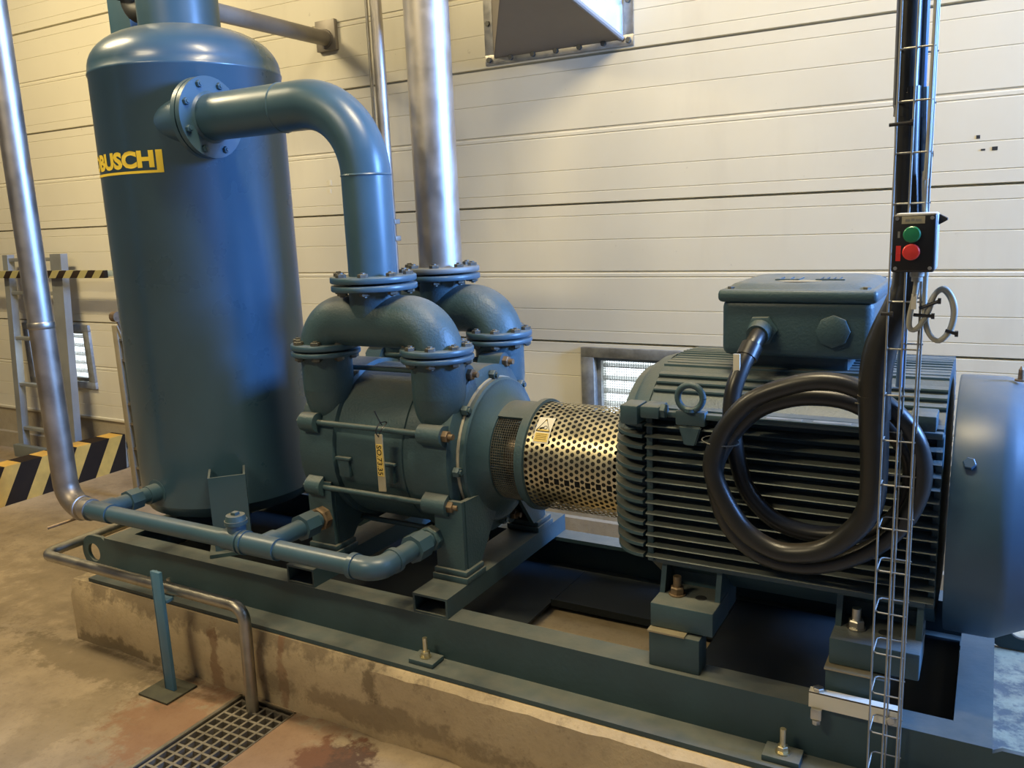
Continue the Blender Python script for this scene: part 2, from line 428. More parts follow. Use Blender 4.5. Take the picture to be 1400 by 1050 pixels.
# ------------------------------------------------------------------ skid base frame
SY0, SY1, SZ0, SZ1 = 1.955, 2.77, .254, .402
sk = thing('base_frame', (-1.5, 2.36, .254), 'blue painted steel base frame of flanged beams bolted on the concrete plinth', 'frame')
def side_beam(front):
    s = 1 if front else -1
    def Y(y): return y if front else 2 * 2.3625 - y
    b = B()
    poly = [(1.868, .254), (2.035, .254), (2.035, .268), (1.969, .268), (1.969, .388), (2.035, .388), (2.035, .402), (1.955, .402), (1.955, .268), (1.868, .268)]
    poly = [(Y(y), z) for y, z in poly]
    b.prism(poly, 'X', -3.04, .055)
    return b
side_beam(True).build('side_beam', M_skid, sk, sharp=20); side_beam(False).build('side_beam', M_skid, sk, sharp=20)
def lug(x, sgn, y):
    b = B(); n = 16; zc = .329; R = .073
    outer = []; 
    xc = x + sgn * .077
    pl = [(x, .402)] + [(xc + sgn * R * math.sin(t) if True else 0, zc + R * math.cos(t)) for t in [PI * i / n for i in range(n + 1)]] + [(xc + sgn * .0, .287), (x, .27)]
    # plate with a hole: ring of quads between outline and hole
    m = 28; hole = [(xc + .038 * math.cos(2 * PI * i / m), zc + .038 * math.sin(2 * PI * i / m)) for i in range(m)]
    def out(t):
        c, s_ = math.cos(t), math.sin(t)
        if c * sgn > 0: return (xc + R * c, zc + R * s_)
        k = min(.077 / max(abs(c), 1e-6), R / max(abs(s_), 1e-6)); return (xc + k * c, zc + k * s_)
    outl = [out(2 * PI * i / m) for i in range(m)]
    v = []
    for yy in (y, y + .014):
        v += [(p[0], yy, p[1]) for p in outl] + [(p[0], yy, p[1]) for p in hole]
    f = []
    for i in range(m):
        j = (i + 1) % m
        f += [(i, j, m + j, m + i), (2 * m + i, 3 * m + i, 3 * m + j, 2 * m + j), (i, 2 * m + i, 2 * m + j, j), (m + i, m + j, 3 * m + j, 3 * m + i)]
    b.poly(v, f); return b
lug(-3.04, -1, 1.955).build('lifting_lug', M_skid, sk); lug(-3.04, -1, 2.756).build('lifting_lug', M_skid, sk)
lug(.055, 1, 1.955).build('lifting_lug', M_skid, sk); lug(.055, 1, 2.756).build('lifting_lug', M_skid, sk)
b = B(); b.box(-.025, .055, 2.035, 2.69, .388, .4015); b.box(.041, .0548, 2.035, 2.69, .256, .388); b.build('end_beam', M_skid, sk, sharp=20)
b = B(); b.box(-3.04, -2.96, 2.035, 2.69, .388, .4015); b.box(-3.0395, -3.026, 2.035, 2.69, .256, .388); b.build('end_beam', M_skid, sk, sharp=20)
for (x0, x1) in ((-2.045, -1.925), (-1.516, -1.388)):
    b = B(); y0, y1 = 1.956, 2.77; z0, z1 = .4025, .466; t = .007
    o = [(x0, z0), (x1, z0), (x1, z1), (x0, z1)]; i_ = [(x0 + t, z0 + t), (x1 - t, z0 + t), (x1 - t, z1 - t), (x0 + t, z1 - t)]
    v = [(p[0], y0, p[1]) for p in o] + [(p[0], y0, p[1]) for p in i_] + [(p[0], y1, p[1]) for p in o] + [(p[0], y1, p[1]) for p in i_]
    f = []
    for k in range(4):
        j = (k + 1) % 4; f += [(k, j, 4 + j, 4 + k), (8 + k, 12 + k, 12 + j, 8 + j), (k, 8 + k, 8 + j, j), (4 + k, 4 + j, 12 + j, 12 + k)]
    b.poly(v, f); b.build('cross_tube', M_skid, sk)
for (x0, x1) in ((-.749, -.612), (-.301, -.163)):
    for (y0, y1) in ((1.970, 2.036), (2.69, 2.756)):
        b = B(); b.box(x0, x1, y0, y1, .4025, .500, .002); pd = b.build('motor_pedestal', M_skid, sk)
        b = B(); b.box(x0 - .003, x0 + (x1 - x0) * .72, y0 - .004, y1, .500, .5045); b.build('shim_plate', M_shim, pd)
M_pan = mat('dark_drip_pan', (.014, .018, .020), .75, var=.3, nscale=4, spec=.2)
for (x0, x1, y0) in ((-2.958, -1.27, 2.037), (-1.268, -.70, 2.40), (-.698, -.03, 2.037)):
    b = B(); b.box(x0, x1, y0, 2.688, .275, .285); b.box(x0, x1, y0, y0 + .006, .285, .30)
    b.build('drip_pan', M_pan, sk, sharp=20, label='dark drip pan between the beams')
# clamp washers with anchor bolts
for x in (-2.62, -1.45, -.385):
    b = B(); b.box(x - .045, x + .045, 1.885, 1.948, .268, .284, .003); cp = b.build('clamp_plate', M_skid, sk)
    b = B(); b.cyl((x, 1.915, .284), (x, 1.915, .288), .018, n=16); b.hexh((x, 1.915, .288), (0, 0, 1), .014, .016); b.cyl((x, 1.915, .30), (x, 1.915, .348 if x > -2 else .325), .0075, n=10)
    b.build('anchor_bolt', M_brass if x > -2 else M_zinc, cp)
# ------------------------------------------------------------------ separator tank
TX, TY, TR = -2.778, 2.398, .352
tk = thing('separator_tank', (TX, TY, .40), 'tall blue cylindrical separator tank with domed top and yellow lettering', 'tank')
b = B()
prof = [(.50, .02), (.49, .1), (.475, .2), (.48, .28), (.50, .33), (.54, TR)]
prof += [(.54, TR), (2.165, TR), (2.168, TR + .003), (2.176, TR + .003), (2.179, TR)]
for i in range(1, 15):
    t = i / 14 * PI / 2; prof.append((2.18 + .172 * math.sin(t) ** .92, max(TR * math.cos(t) ** .78, .001) if i < 14 else .001))
b.lathe(prof, 'Z', (TX, TY, 0), 96); b.build('shell', M_tank, tk, sharp=50)
b = B(); b.lathe([(2.30, .150), (3.05, .150)], 'Z', (TX - .012, TY + .002, 0), 48); b.build('neck_pipe', M_pipe, tk)
# tangential inlet nozzle and its flange
PYF, PZ = 2.169, 1.976
b = B(); b.lathe([(-2.80, .082), (-2.458, .082)], 'X', (0, PYF, PZ), 40, cap=False); nz = b.build('inlet_nozzle', M_tank, tk)
b = B(); b.lathe([(-2.458, .138), (-2.438, .138)], 'X', (0, PYF, PZ), 48); b.build('nozzle_flange', M_pipe, tk)
# weld seams / channel legs
def chan_leg(ang):
    c = V((TX, TY, 0)); n = V((math.cos(ang), math.sin(ang), 0)); t = V((-n.y, n.x, 0))
    R = .485; w = .066; b = B()
    def P(rad, u, z): p = c + n * rad + t * u; return V((p.x, p.y, z))
    th = .008; zt_, zb = .70, .416
    for (r0, r1, u0, u1) in ((R - th, R, -w, w), (R - .13, R - th, -w, -w + th), (R - .13, R - th, w - th, w)):
        b.poly([P(r0, u0, zb), P(r1, u0, zb), P(r1, u1, zb), P(r0, u1, zb), P(r0, u0, zt_), P(r1, u0, zt_), P(r1, u1, zt_), P(r0, u1, zt_)],
               [(0, 1, 2, 3), (4, 5, 6, 7), (0, 1, 5, 4), (1, 2, 6, 5), (2, 3, 7, 6), (3, 0, 4, 7)])
    lg = b.build('leg', M_tank, tk, sharp=20)
    b = B()
    b.poly([P(R - .14, -w - .02, .402), P(R + .03, -w - .02, .402), P(R + .03, w + .02, .402), P(R - .14, w + .02, .402), P(R - .14, -w - .02, .416), P(R + .03, -w - .02, .416), P(R + .03, w + .02, .416), P(R - .14, w + .02, .416)],
           [(0, 1, 2, 3), (4, 5, 6, 7), (0, 1, 5, 4), (1, 2, 6, 5), (2, 3, 7, 6), (3, 0, 4, 7)])
    b.build('foot_plate', M_skid, lg)
for a in (-43, 70, 180): chan_leg(math.radians(a))
# drain stub
b = B(); b.cyl((-2.80, 2.30, .597), (-2.80, 2.0, .597), .036, n=24); b.cyl((-2.80, 2.062, .597), (-2.80, 2.045, .597), .05, n=24); b.build('drain_stub', M_pipe, tk)
# lettering wrapped round the shell
def text_mesh(txt, size=1.0, bold=.0, sx=1.0, res=3):
    cu = bpy.data.curves.new('t', 'FONT'); cu.body = txt; cu.size = size; cu.offset = bold; cu.resolution_u = res
    o = bpy.data.objects.new('t', cu); COL.objects.link(o); dg = bpy.context.evaluated_depsgraph_get(); dg.update()
    me = bpy.data.meshes.new_from_object(o.evaluated_get(dg)); bpy.data.objects.remove(o); bpy.data.curves.remove(cu)
    xs = [v.co.x for v in me.vertices]; ys = [v.co.y for v in me.vertices]
    w = (max(xs) - min(xs)) * sx
    V_ = [((v.co.x - min(xs)) * sx, v.co.y - min(ys)) for v in me.vertices]; h = max(ys) - min(ys)
    F = [tuple(p.vertices) for p in me.polygons]; bpy.data.meshes.remove(me)
    return V_, F, w, h
tv, tf, tw, th_ = text_mesh('ROBUSCH', 1.0, .05)
LW = .47; aR = math.atan2(2.056 - TY, -2.575 - TX)   # the right end of the lettering on the shell
def wrap(u, z, r=TR + .0015):
    a = aR - (LW - u) / TR; return V((TX + r * math.cos(a), TY + r * math.sin(a), z))
b = B()
zt0, zt1 = 1.818, 1.879; Uw = LW - .032
b.poly([wrap(x / tw * Uw, zt0 + y / th_ * (zt1 - zt0)) for x, y in tv], tf)
def strip(u0, u1, z0, z1):
    n = 24; vs = [wrap(u0 + (u1 - u0) * i / n, z) for i in range(n + 1) for z in (z0, z1)]
    b.poly(vs, [(2 * i, 2 * i + 2, 2 * i + 3, 2 * i + 1) for i in range(n)])
strip(LW - .024, LW, 1.800, 1.879); strip(0, LW - .024, 1.800, 1.809)
b.build('lettering', M_yel, tk, label='yellow lettering with an underline')
# ------------------------------------------------------------------ elbow pipe between tank and pump
PX, PZT = -1.751, 1.404
el = thing('suction_pipe', (PX, PYF, PZT), 'fat blue elbow pipe from the tank side down onto the front pump manifold', 'pipe')
R = .235; path = [(-2.43, PYF, PZ)]
path += [(-2.25, PYF, PZ), (PX - R - .001, PYF, PZ)]
for i in range(0, 19):
    t = i / 18 * PI / 2; path.append((PX - R + R * math.sin(t), PYF, PZ - R + R * math.cos(t)))
path.append((PX, PYF, PZT + .012))
b = B(); b.tube(path, .0785, 40)
b.build('pipe', M_pipe, el, sharp=50)
b = B()
for x in (-2.075,): b.lathe([(x - .004, .0785), (x, .081), (x + .004, .0785)], 'X', (0, PYF, PZ), 40, cap=False)
b.lathe([(PZ - R - .004, .0785), (PZ - R, .081), (PZ - R + .004, .0785)], 'Z', (PX, PYF, 0), 40, cap=False)
b.build('weld_seam', M_pipe, el)
b = B(); b.lathe([(-2.432, .138), (-2.412, .138), (-2.412, .088), (-2.405, .080)], 'X', (0, PYF, PZ), 56); fl = b.build('pipe_flange', M_pipe, el)
bolt_ring(fl, (-2.411, PYF, PZ), (1, 0, 0), .116, 8, .0125, .011, M_pipe, off=.5)
def flange_pair(parent, c, R, t=.019, gap=.006, n=8, pm=M_pipe, name='pipe_flange', side='both', bs=.0168, off=.5):
    """horizontal flange joint centred at c (z = joint plane); upper belongs to parent"""
    x, y, z = c
    def one(z0, z1, parent, up):
        b = B(); b.lathe([(z0, R - .003), (z0 + .003, R), (z1 - .003, R), (z1, R - .003)], 'Z', (x, y, 0), 56)
        f = b.build(name, pm, parent, sharp=50)
        bolt_ring(f, (x, y, z1 if up else z0), (0, 0, 1 if up else -1), R * .83, n, bs, .0115, M_bolt, off=off)
    return one
f1 = flange_pair(el, (PX, PYF, PZT), .139)
f1(PZT + .004, PZT + .024, el, True)

# ------------------------------------------------------------------ manifolds (inverted U castings on top of the pump)
XL, XR, PZP = -1.979, -1.519, 1.180
def manifold(yc, name, label):
    m = thing(name, ((XL + XR) / 2, yc, PZP), label, 'pipe')
    xm = (XL + XR) / 2; r = .085; zt = PZT - .095
    b = B(); Rb = .105
    # two quarter bends meeting in the middle
    path = [(XL, yc, PZP + .010)]
    zc = zt - Rb
    for i in range(0, 15):
        t = i / 14 * PI / 2; path.append((XL + Rb * (1 - math.cos(t)), yc, zc + Rb * math.sin(t) - .03))
    for i in range(0, 15):
        t = PI / 2 - i / 14 * PI / 2; path.append((XR - Rb * (1 - math.cos(t)), yc, zc + Rb * math.sin(t) - .03))
    path.append((XR, yc, PZP + .010))
    b.tube(path, r, 36)
    b.tube([(xm, yc, zt - .01), (xm, yc, PZT - .035), (xm, yc, PZT - .012)], r, 36, rad=[.084, .084, .088])
    b.build('bend', M_cast, m, sharp=50)
    for x in (XL, XR):
        flange_pair(m, (x, yc, PZP), .117)(PZP + .003, PZP + .023, m, True)
    flange_pair(m, (xm, yc, PZT), .139)(PZT - .022, PZT - .003, m, False)
    return m
YF, YB = 2.169, 2.556
manifold(YF, 'pipe_manifold', 'blue twin-bend manifold under the elbow pipe, nearer pair of pump ports')
manifold(YB, 'pipe_manifold', 'blue twin-bend manifold under the stainless riser, rear pair of pump ports')

# stainless riser on the rear manifold
rs = thing('stainless_riser', (PX, YB, PZT), 'thick vertical stainless pipe rising behind the blue elbow pipe', 'pipe')
b = B(); b.lathe([(PZT + .01, .078), (4.5, .078)], 'Z', (PX, YB, 0), 48, cap=False); b.build('pipe', M_ss, rs)
flange_pair(rs, (PX, YB, PZT), .139, pm=mat('grey_flange', (.17, .19, .19), .5, .3, dust=.4))(PZT + .004, PZT + .024, rs, True)

# ------------------------------------------------------------------ pump
AY, AZ = 2.3625, .83
pu = thing('vacuum_pump', (-1.75, AY, .466), 'blue cast liquid ring pump with tie rods between tank and coupling', 'pump')
b = B()
b.lathe([(-1.905, .262), (-1.90, .272), (-1.628, .272), (-1.625, .268), (-1.619, .268), (-1.616, .276), (-1.59, .276)], 'X', (0, AY, AZ), 72)
b.build('body', M_cast, pu, sharp=30)
# lifting ledges cast on the body
for x, ang in ((-1.865, 188), (-1.68, 190)):
    t = math.radians(ang - 0); b = B()
    y0 = AY - .287
    b.box(x - .032, x + .032, y0, y0 + .03, AZ - .01, AZ + .0, .003); b.box(x - .022, x + .022, y0 + .006, y0 + .03, AZ - .07, AZ - .005, .003)
    b.build('cast_ledge', M_cast, pu)
def end_casting(xc, x0, x1, outer):
    b = B()
    b.lathe([(x0, .255), (x0 + .012, .285), (x1 - .012, .285), (x1, .255)], 'X', (0, AY, AZ), 64)
    # port necks
    for yc in (YF, YB):
        b.lathe([(1.045, .086), (PZP - .05, .086), (PZP - .018, .088)], 'Z', (xc, yc, 0), 36)
        s = -1 if yc < AY else 1
        # volute swelling down the side towards a point
        rings = []
        for i in range(11):
            t = i / 10; z = 1.05 - .15 * t
            ry = .078 * (1 - t) ** .6 + .008; rx = .074 * (1 - t * t) ** .8 + .012
            cy = yc + s * (.020 * t)
            rings.append([V((xc + rx * math.cos(a), cy + ry * math.sin(a), z)) for a in [2 * PI * k / 28 for k in range(28)]])
        b.ring_sweep(rings)
    return b
end_casting(XL, -2.065, -1.895, -1).build('end_casting', M_cast, pu, sharp=40)
ec = end_casting(XR, -1.605, -1.435, 1).build('end_casting', M_cast, pu, sharp=40)
for x in (XL, XR):
    for yc in (YF, YB):
        flange_pair(pu, (x, yc, PZP), .117)(PZP - .019, PZP - .003, pu, False)
# tie rods with lugs and nuts
rod0 = lug0 = None
for k in range(8):
    t = math.radians(22.5 + 45 * k + 1); y, z = AY + .30 * math.cos(t), AZ + .30 * math.sin(t)
    if z < .5 or (y > AY + .25): continue
    b = B(); b.cyl((-2.045, y, z), (-1.44, y, z), .0095, n=14); rod = b.build('tie_rod', M_cast, pu)
    b = B(); b.hexh((-1.452, y, z), (1, 0, 0), .019, .018); b.cyl((-1.44, y, z), (-1.418, y, z), .0095, n=10); b.build('nut', M_rust, rod)
    b = B(); b.hexh((-2.03, y, z), (-1, 0, 0), .019, .018); b.build('nut', M_cast, rod)
    for (x0, x1) in ((-2.03, -1.965), (-1.54, -1.452)):
        b = B(); rad = V((0, math.cos(t), math.sin(t))); c = V((0, y, z))
        tt = V((0, -math.sin(t), math.cos(t))); pts = []
        n = 10
        for i in range(n + 1):
            a = -PI / 2 + PI * i / n; pts.append(c + rad * (.030 * math.cos(a)) + tt * (.032 * math.sin(a)))
        pts = [c - rad * .06 - tt * .040] + pts + [c - rad * .06 + tt * .040]
        b.ring_sweep([[V((x0, p.y, p.z)) for p in pts], [V((x1, p.y, p.z)) for p in pts]])
        b.build('rod_lug', M_cast, pu, sharp=40)
# covers on the coupling side
b = B(); b.lathe([(-1.436, .247), (-1.426, .247), (-1.426, .10)], 'X', (0, AY, AZ), 56); gk = b.build('gasket', M_green2, pu, label='worn pale gasket edge')
b = B(); b.lathe([(-1.426, .243), (-1.412, .243), (-1.407, .236), (-1.407, .222), (-1.385, .185), (-1.365, .166), (-1.36, .10)], 'X', (0, AY, AZ), 56); cv = b.build('bearing_cover', M_cast, pu)
bolt_ring(pu, (-1.436, AY, AZ), (1, 0, 0), .255, 8, .017, .02, M_cast, off=.05, name='cover_bolt')
b = B(); b.lathe([(-2.10, .10), (-2.095, .16), (-2.065, .165)], 'X', (0, AY, AZ), 48); b.build('rear_cover', M_cast, pu)
# lantern with wire mesh window
b = B()
for a0, a1 in ((20, 124), (-95, -30)):
    r0, r1 = .160, .168
    rings = []
    n = 18
    for i in range(n + 1):
        t = math.radians(a0 + (a1 - a0) * i / n); c, s_ = math.cos(t), math.sin(t)
        rings.append([V((-1.44, AY + r0 * c, AZ + r0 * s_)), V((-1.44, AY + r1 * c, AZ + r1 * s_)), V((-1.262, AY + r1 * c, AZ + r1 * s_)), V((-1.262, AY + r0 * c, AZ + r0 * s_))])
    b.ring_sweep(rings)
b.lathe([(-1.272, .150), (-1.272, .172), (-1.258, .172), (-1.258, .150)], 'X', (0, AY, AZ), 56, cap=False)
b.build('lantern', M_cast, pu, sharp=30)
b = B(); r = .158
for k in range(23):
    x = -1.44 + .17 * k / 22; n = 30
    pts = [(x, AY + r * math.cos(math.radians(122 + 145 * i / n)), AZ + r * math.sin(math.radians(122 + 145 * i / n))) for i in range(n + 1)]
    b.tube(pts, .0011, 4, cap=False)
for k in range(47):
    t = math.radians(122 + 145 * k / 46); b.tube([(-1.44, AY + r * math.cos(t), AZ + r * math.sin(t)), (-1.265, AY + r * math.cos(t), AZ + r * math.sin(t))], .0011, 4, cap=False)
b.build('wire_mesh', M_bolt, pu, kind='stuff')
b = B(); b.cyl((-1.39, AY, AZ), (-1.0, AY, AZ), .035, n=24); b.lathe([(-1.36, .035), (-1.36, .085), (-1.32, .085), (-1.32, .035)], 'X', (0, AY, AZ), 32); b.build('coupling_shaft', M_shaft, pu)
b = B(); b.lathe([(-1.225, .05), (-1.225, .150), (-.95, .150), (-.95, .05)], 'X', (0, AY, AZ), 40); b.build('guard_shade_drum', M_dark, pu)  # oversized dark coupling drum, added to keep the guard's inside dark
# feet
for xc, t in ((-1.985, 0), (-1.452, 1)):
    ft = B()
    for yc, s in ((2.12, 1), (2.60, -1)):
        ft.box(xc - .062, xc + .062, yc - .045, yc + .06, .487, .505, .004)
        ft.box(xc - .066, xc + .066, yc - .05, yc + .065, .4665, .486, .002)
        ft.prism([(yc - s * .03, .505), (yc + s * .06, .505), (AY - s * .02, .60), (AY - s * .05, .70), (yc - s * .035, .72)], 'X', xc - .055, xc - .04)
        ft.prism([(yc - s * .035, .505), (yc - s * .02, .505), (yc - s * .02, .73), (yc - s * .035, .73)], 'X', xc - .055, xc + .05)
        ft.prism([(yc - s * .019, .505), (yc + s * .06, .505), (AY - s * .06, .66), (AY - s * .06, .72), (yc - s * .019, .73)], 'X', xc + .036, xc + .053)
    ft.build('pump_foot', M_cast, pu, sharp=25)
# drain bosses at the foot of the end castings
for x in (XL, XR):
    b = B(); b.cyl((x, 2.30, .600), (x, 2.085, .600), .030, n=20); b.hexh((x, 2.085, .600), (0, -1, 0), .042, .03, n=8); b.build('drain_boss', M_rust if x == XL else M_cast, pu)

# hanging tag on the upper tie rod
tg = thing('hanging_tag', (-1.672, 2.04, .74), 'narrow ivory tag lettered SO.73.35 hanging from the upper tie rod', 'tag')
b = B(); b.prism([(-1.684, .748), (-1.655, .750), (-1.655, .938), (-1.684, .938)], 'Y', 2.035, 2.038); b.build('strip', M_ivory, tg)
b = B(); b.prism([(-1.682, .80), (-1.657, .80), (-1.657, .905), (-1.682, .905)], 'Y', 2.0335, 2.035); b.build('yellow_label', M_label, tg, label='yellow label')
tv, tf, tw, th_ = text_mesh('SO.73.35', 1.0, .01)
b = B()
b.poly([V((-1.679 + (y / th_) * .019, 2.0325, .902 - x / tw * .098)) for x, y in tv], tf); b.build('lettering', M_ink, tg, label='dark letters SO.73.35')
b = B(); b.tube([(-1.668, 2.034, .93), (-1.670, 2.025, .95), (-1.668, 2.045, .972), (-1.664, 2.075, .968), (-1.664, 2.05, .955), (-1.667, 2.036, .935)], .002, 6, smooth=4)
b.tube([(-1.664, 2.05, .965), (-1.668, 2.04, .985), (-1.674, 2.03, 1.015)], .0018, 6, smooth=3); b.build('cable_tie', M_blk2, tg)
# ------------------------------------------------------------------ perforated coupling guard
cg = thing('coupling_guard', (-1.08, AY, AZ - .172), 'perforated golden metal guard sleeve over the coupling between pump and motor', 'guard')
def perforated(x0, x1, R, nA, nX, hole, slot=None):
    b = B(); bm = b.bm
    dx = (x1 - x0) / nX; da = 2 * PI / nA; m = 8
    for i in range(nX):
        for j in range(nA):
            off = .5 * (i % 2); ac = (j + .5 + off) * da; xc = x0 + (i + .5) * dx
            def P(u, w): a = ac + w; return V((xc + u, AY + R * math.cos(a), AZ + R * math.sin(a)))
            adeg = math.degrees(ac) % 360
            if slot and slot[0] < adeg < slot[1] and x0 + slot[2] < xc < x1 - .01: continue
            H = []; O = []
            for k in range(m):
                t = 2 * PI * k / m; H.append(P(hole * math.cos(t), hole / R * math.sin(t)))
                c, s_ = math.cos(t), math.sin(t); q = 1 / max(abs(c), abs(s_)); O.append(P(dx / 2 * c * q, da / 2 * s_ * q))
            hv = [bm.verts.new(p) for p in H]; ov = [bm.verts.new(p) for p in O]
            for k in range(m): bm.faces.new((hv[k], hv[(k + 1) % m], ov[(k + 1) % m], ov[k]))
    return b
perforated(-1.237, -.925, .172, 54, 18, .0070, slot=(188, 192, .07)).build('perforated_sleeve', M_brass, cg, sharp=80)
b = B(); b.lathe([(-1.256, .165), (-1.256, .182), (-1.238, .182), (-1.236, .173)], 'X', (0, AY, AZ), 56, cap=False); b.build('end_ring', M_cast, cg)
b = B(); b.lathe([(-.926, .172), (-.905, .172), (-.903, .192), (-.898, .192), (-.898, .15)], 'X', (0, AY, AZ), 56, cap=False); b.build('end_ring', M_brass, cg)
# warning sticker wrapped on the sleeve
def gp(x, a, r=.174): return V((x, AY + r * math.cos(math.radians(a)), AZ + r * math.sin(math.radians(a))))
def gquad(b, x0, x1, a0, a1, r, n=6):
    vs = []
    for i in range(n + 1):
        a = a0 + (a1 - a0) * i / n; vs += [gp(x0, a, r), gp(x1, a, r)]
    b.poly(vs, [(2 * i, 2 * i + 1, 2 * i + 3, 2 * i + 2) for i in range(n)])
b = B(); gquad(b, -1.212, -1.158, 122, 152, .1745); stk = b.build('warning_sticker', M_white, cg)
b = B(); gquad(b, -1.208, -1.162, 141, 150.5, .1752); b.build('yellow_patch', M_label, stk, label='yellow text panel')
b = B()
b.poly([gp(-1.185, 124.5, .1752), gp(-1.208, 139, .1752), gp(-1.162, 139, .1752)], [(0, 1, 2)]); b.build('yellow_patch', M_label, stk, label='yellow warning triangle')
b = B()
def gbar(x0, a0, x1, a1, w=.0012):
    p, q = gp(x0, a0, .1758), gp(x1, a1, .1758); b.tube([p, q], w, 4)
for (x0, a0, x1, a1) in ((-1.185, 124.5, -1.208, 139), (-1.208, 139, -1.162, 139), (-1.162, 139, -1.185, 124.5), (-1.198, 137, -1.184, 135.5), (-1.198, 135.8, -1.186, 134.5)): gbar(x0, a0, x1, a1)
for i in range(8):
    t0, t1 = 2 * PI * i / 8, 2 * PI * (i + 1) / 8
    gbar(-1.179 + .006 * math.cos(t0), 134.8 + 1.9 * math.sin(t0), -1.179 + .006 * math.cos(t1), 134.8 + 1.9 * math.sin(t1), .0008)
for a in (142.5, 144.3, 146.1, 147.9): gbar(-1.203, a, -1.167, a, .0006)
b.build('warning_symbol', M_ink, stk)

# ------------------------------------------------------------------ motor
mo = thing('electric_motor', (-.42, AY, .505), 'big blue finned electric motor with terminal box and round fan cowl', 'motor')
MX0, MX1 = -.785, -.082
b = B()
core = [(-.262, -.19), (-.262, .245), (-.292, .25), (-.292, .258), (-.270, .262), (-.255, .275), (-.165, .342), (-.12, .352), (0, .356), (.12, .352), (.165, .342), (.255, .275), (.262, .262), (.30, .25), (.262, .245), (.262, -.19), (.16, -.27), (-.16, -.27)]
b.prism([(AY + y, AZ + z) for y, z in core], 'X', MX0, MX1, 0)
b.build('frame', M_motor, mo, sharp=25)
# ledge above the fins
b = B(); b.box(MX0, MX1, AY - .312, AY - .255, 1.068, 1.083, .003); b.build('frame_ledge', M_motor, mo)
# vertical end bars
for x0, x1, d in ((MX0 - .002, MX0 + .016, .296), (MX1 - .014, MX1 + .002, .285)):
    b = B(); b.box(x0, x1, AY - d, AY - .255, .655, 1.07, .003); b.build('frame_bar', M_motor, mo)
zf = [1.040 - .0305 * i for i in range(13)]
f0 = None
for i, z in enumerate(zf):
    if f0 is None:
        q = B(); q.prism([(AY - .255, z - .006), (AY - .255, z + .006), (AY - .308, z + .003), (AY - .314, z), (AY - .308, z - .003)], 'X', MX0, MX1)
        f0 = q.build('cooling_fin', M_motor, mo, sharp=50); zf0 = z
    else: dup(f0, WP[f0.name] + V((0, 0, z - zf0)), mo)
# slanted shoulder ribs and top fins
for (y0, z0) in ((-.236, .2895), (-.214, .306), (-.192, .322)):
    b = B(); b.prism([(AY + y0 - .007, AZ + z0 + .0035), (AY + y0 - .006, AZ + z0 + .0075), (AY + y0 + .010, AZ + z0 + .012), (AY + y0 + .016, AZ + z0 + .002), (AY + y0, AZ + z0 - .008)], 'X', MX0, MX1); b.build('shoulder_rib', M_motor, mo)
for i in range(12):
    y = -.154 + .028 * i; zt_ = AZ + .356 + .005 - .07 * abs(y)
    b = B(); b.box(MX0, MX1, AY + y - .004, AY + y + .004, AZ + .30, zt_, .001); b.build('top_fin', M_motor, mo)
# far side fins
b = B()
for z in zf: b.box(MX0, MX1, AY + .255, AY + .312, z - .004, z + .004)
b.build('rear_fins', M_motor, mo, kind='stuff')
# drive end shield
b = B()
prof = [(-.775, .315), (-.789, .338), (-.800, .345), (-.835, .340), (-.862, .318), (-.885, .270), (-.897, .21), (-.900, .12)]
b.lathe([(x, r * .80) for x, r in prof], 'X', (0, AY, AZ), 64); b.build('end_shield', M_motor, mo, sharp=40)
b = B(); b.lathe([(-.775, .20)] + [(x, r * 1.005) for x, r in prof[:-1]] + [(-.897, .15)], 'X', (0, AY, AZ), 40, a0=math.radians(38), a1=math.radians(142)); b.build('shield_crown', M_motor, mo, sharp=40)
b = B()
for k in range(4):  # stepped rib rings on the shoulder of the shield
    a0, a1 = math.radians(60), math.radians(146 - 0 * k); n = 20
    r0 = .351 - .012 * k; x0 = -.800 - .022 * k
    rings = []
    for i in range(n + 1):
        t = a0 + (a1 - a0) * i / n; c, s_ = math.cos(t), math.sin(t)
        rings.append([V((x0, AY + r * c, AZ + r * s_)) for r in (r0 - .03, r0)] + [V((x0 - .018, AY + r * c, AZ + r * s_)) for r in (r0 - .004, r0 - .034)])
    b.ring_sweep(rings)
b.build('shield_ribs', M_motor, mo, sharp=40)
for i, z in enumerate(zf[:13]):
    h = abs(z - AZ); s = max(0, 1 - (h / .36) ** 2) ** .5
    ext = .045 + .080 * s
    n = 10; out = []
    for k in range(n + 1):
        t = PI / 2 * k / n; out.append((-.793 - ext * math.sin(t) ** 1.0, AY - .312 + .15 * (1 - math.cos(t))))
    inn = [(-.793 - (ext) * .45, AY - .13), (-.793, AY - .24)]
    q = B(); q.prism(out + inn, 'Z', z - .0045, z + .0045); q.build('shield_fin', M_motor, mo, sharp=50)
# bolt bosses beside the joint
b = B(); b.box(-.842, -.792, AY - .345, AY - .27, 1.048, 1.100, .006); b.build('shield_boss', M_motor, mo)
b = B(); b.box(-.786, -.735, AY - .342, AY - .27, 1.068, 1.100, .004); b.hexh((-.735, AY - .318, 1.086), (1, 0, 0), .020, .014); b.build('frame_boss', M_motor, mo)
b = B(); b.box(-.150, -.095, AY - .345, AY - .26, 1.092, 1.128, .004); b.hexh((-.150, AY - .318, 1.11), (-1, 0, 0), .017, .012); b.build('frame_boss', M_motor, mo)
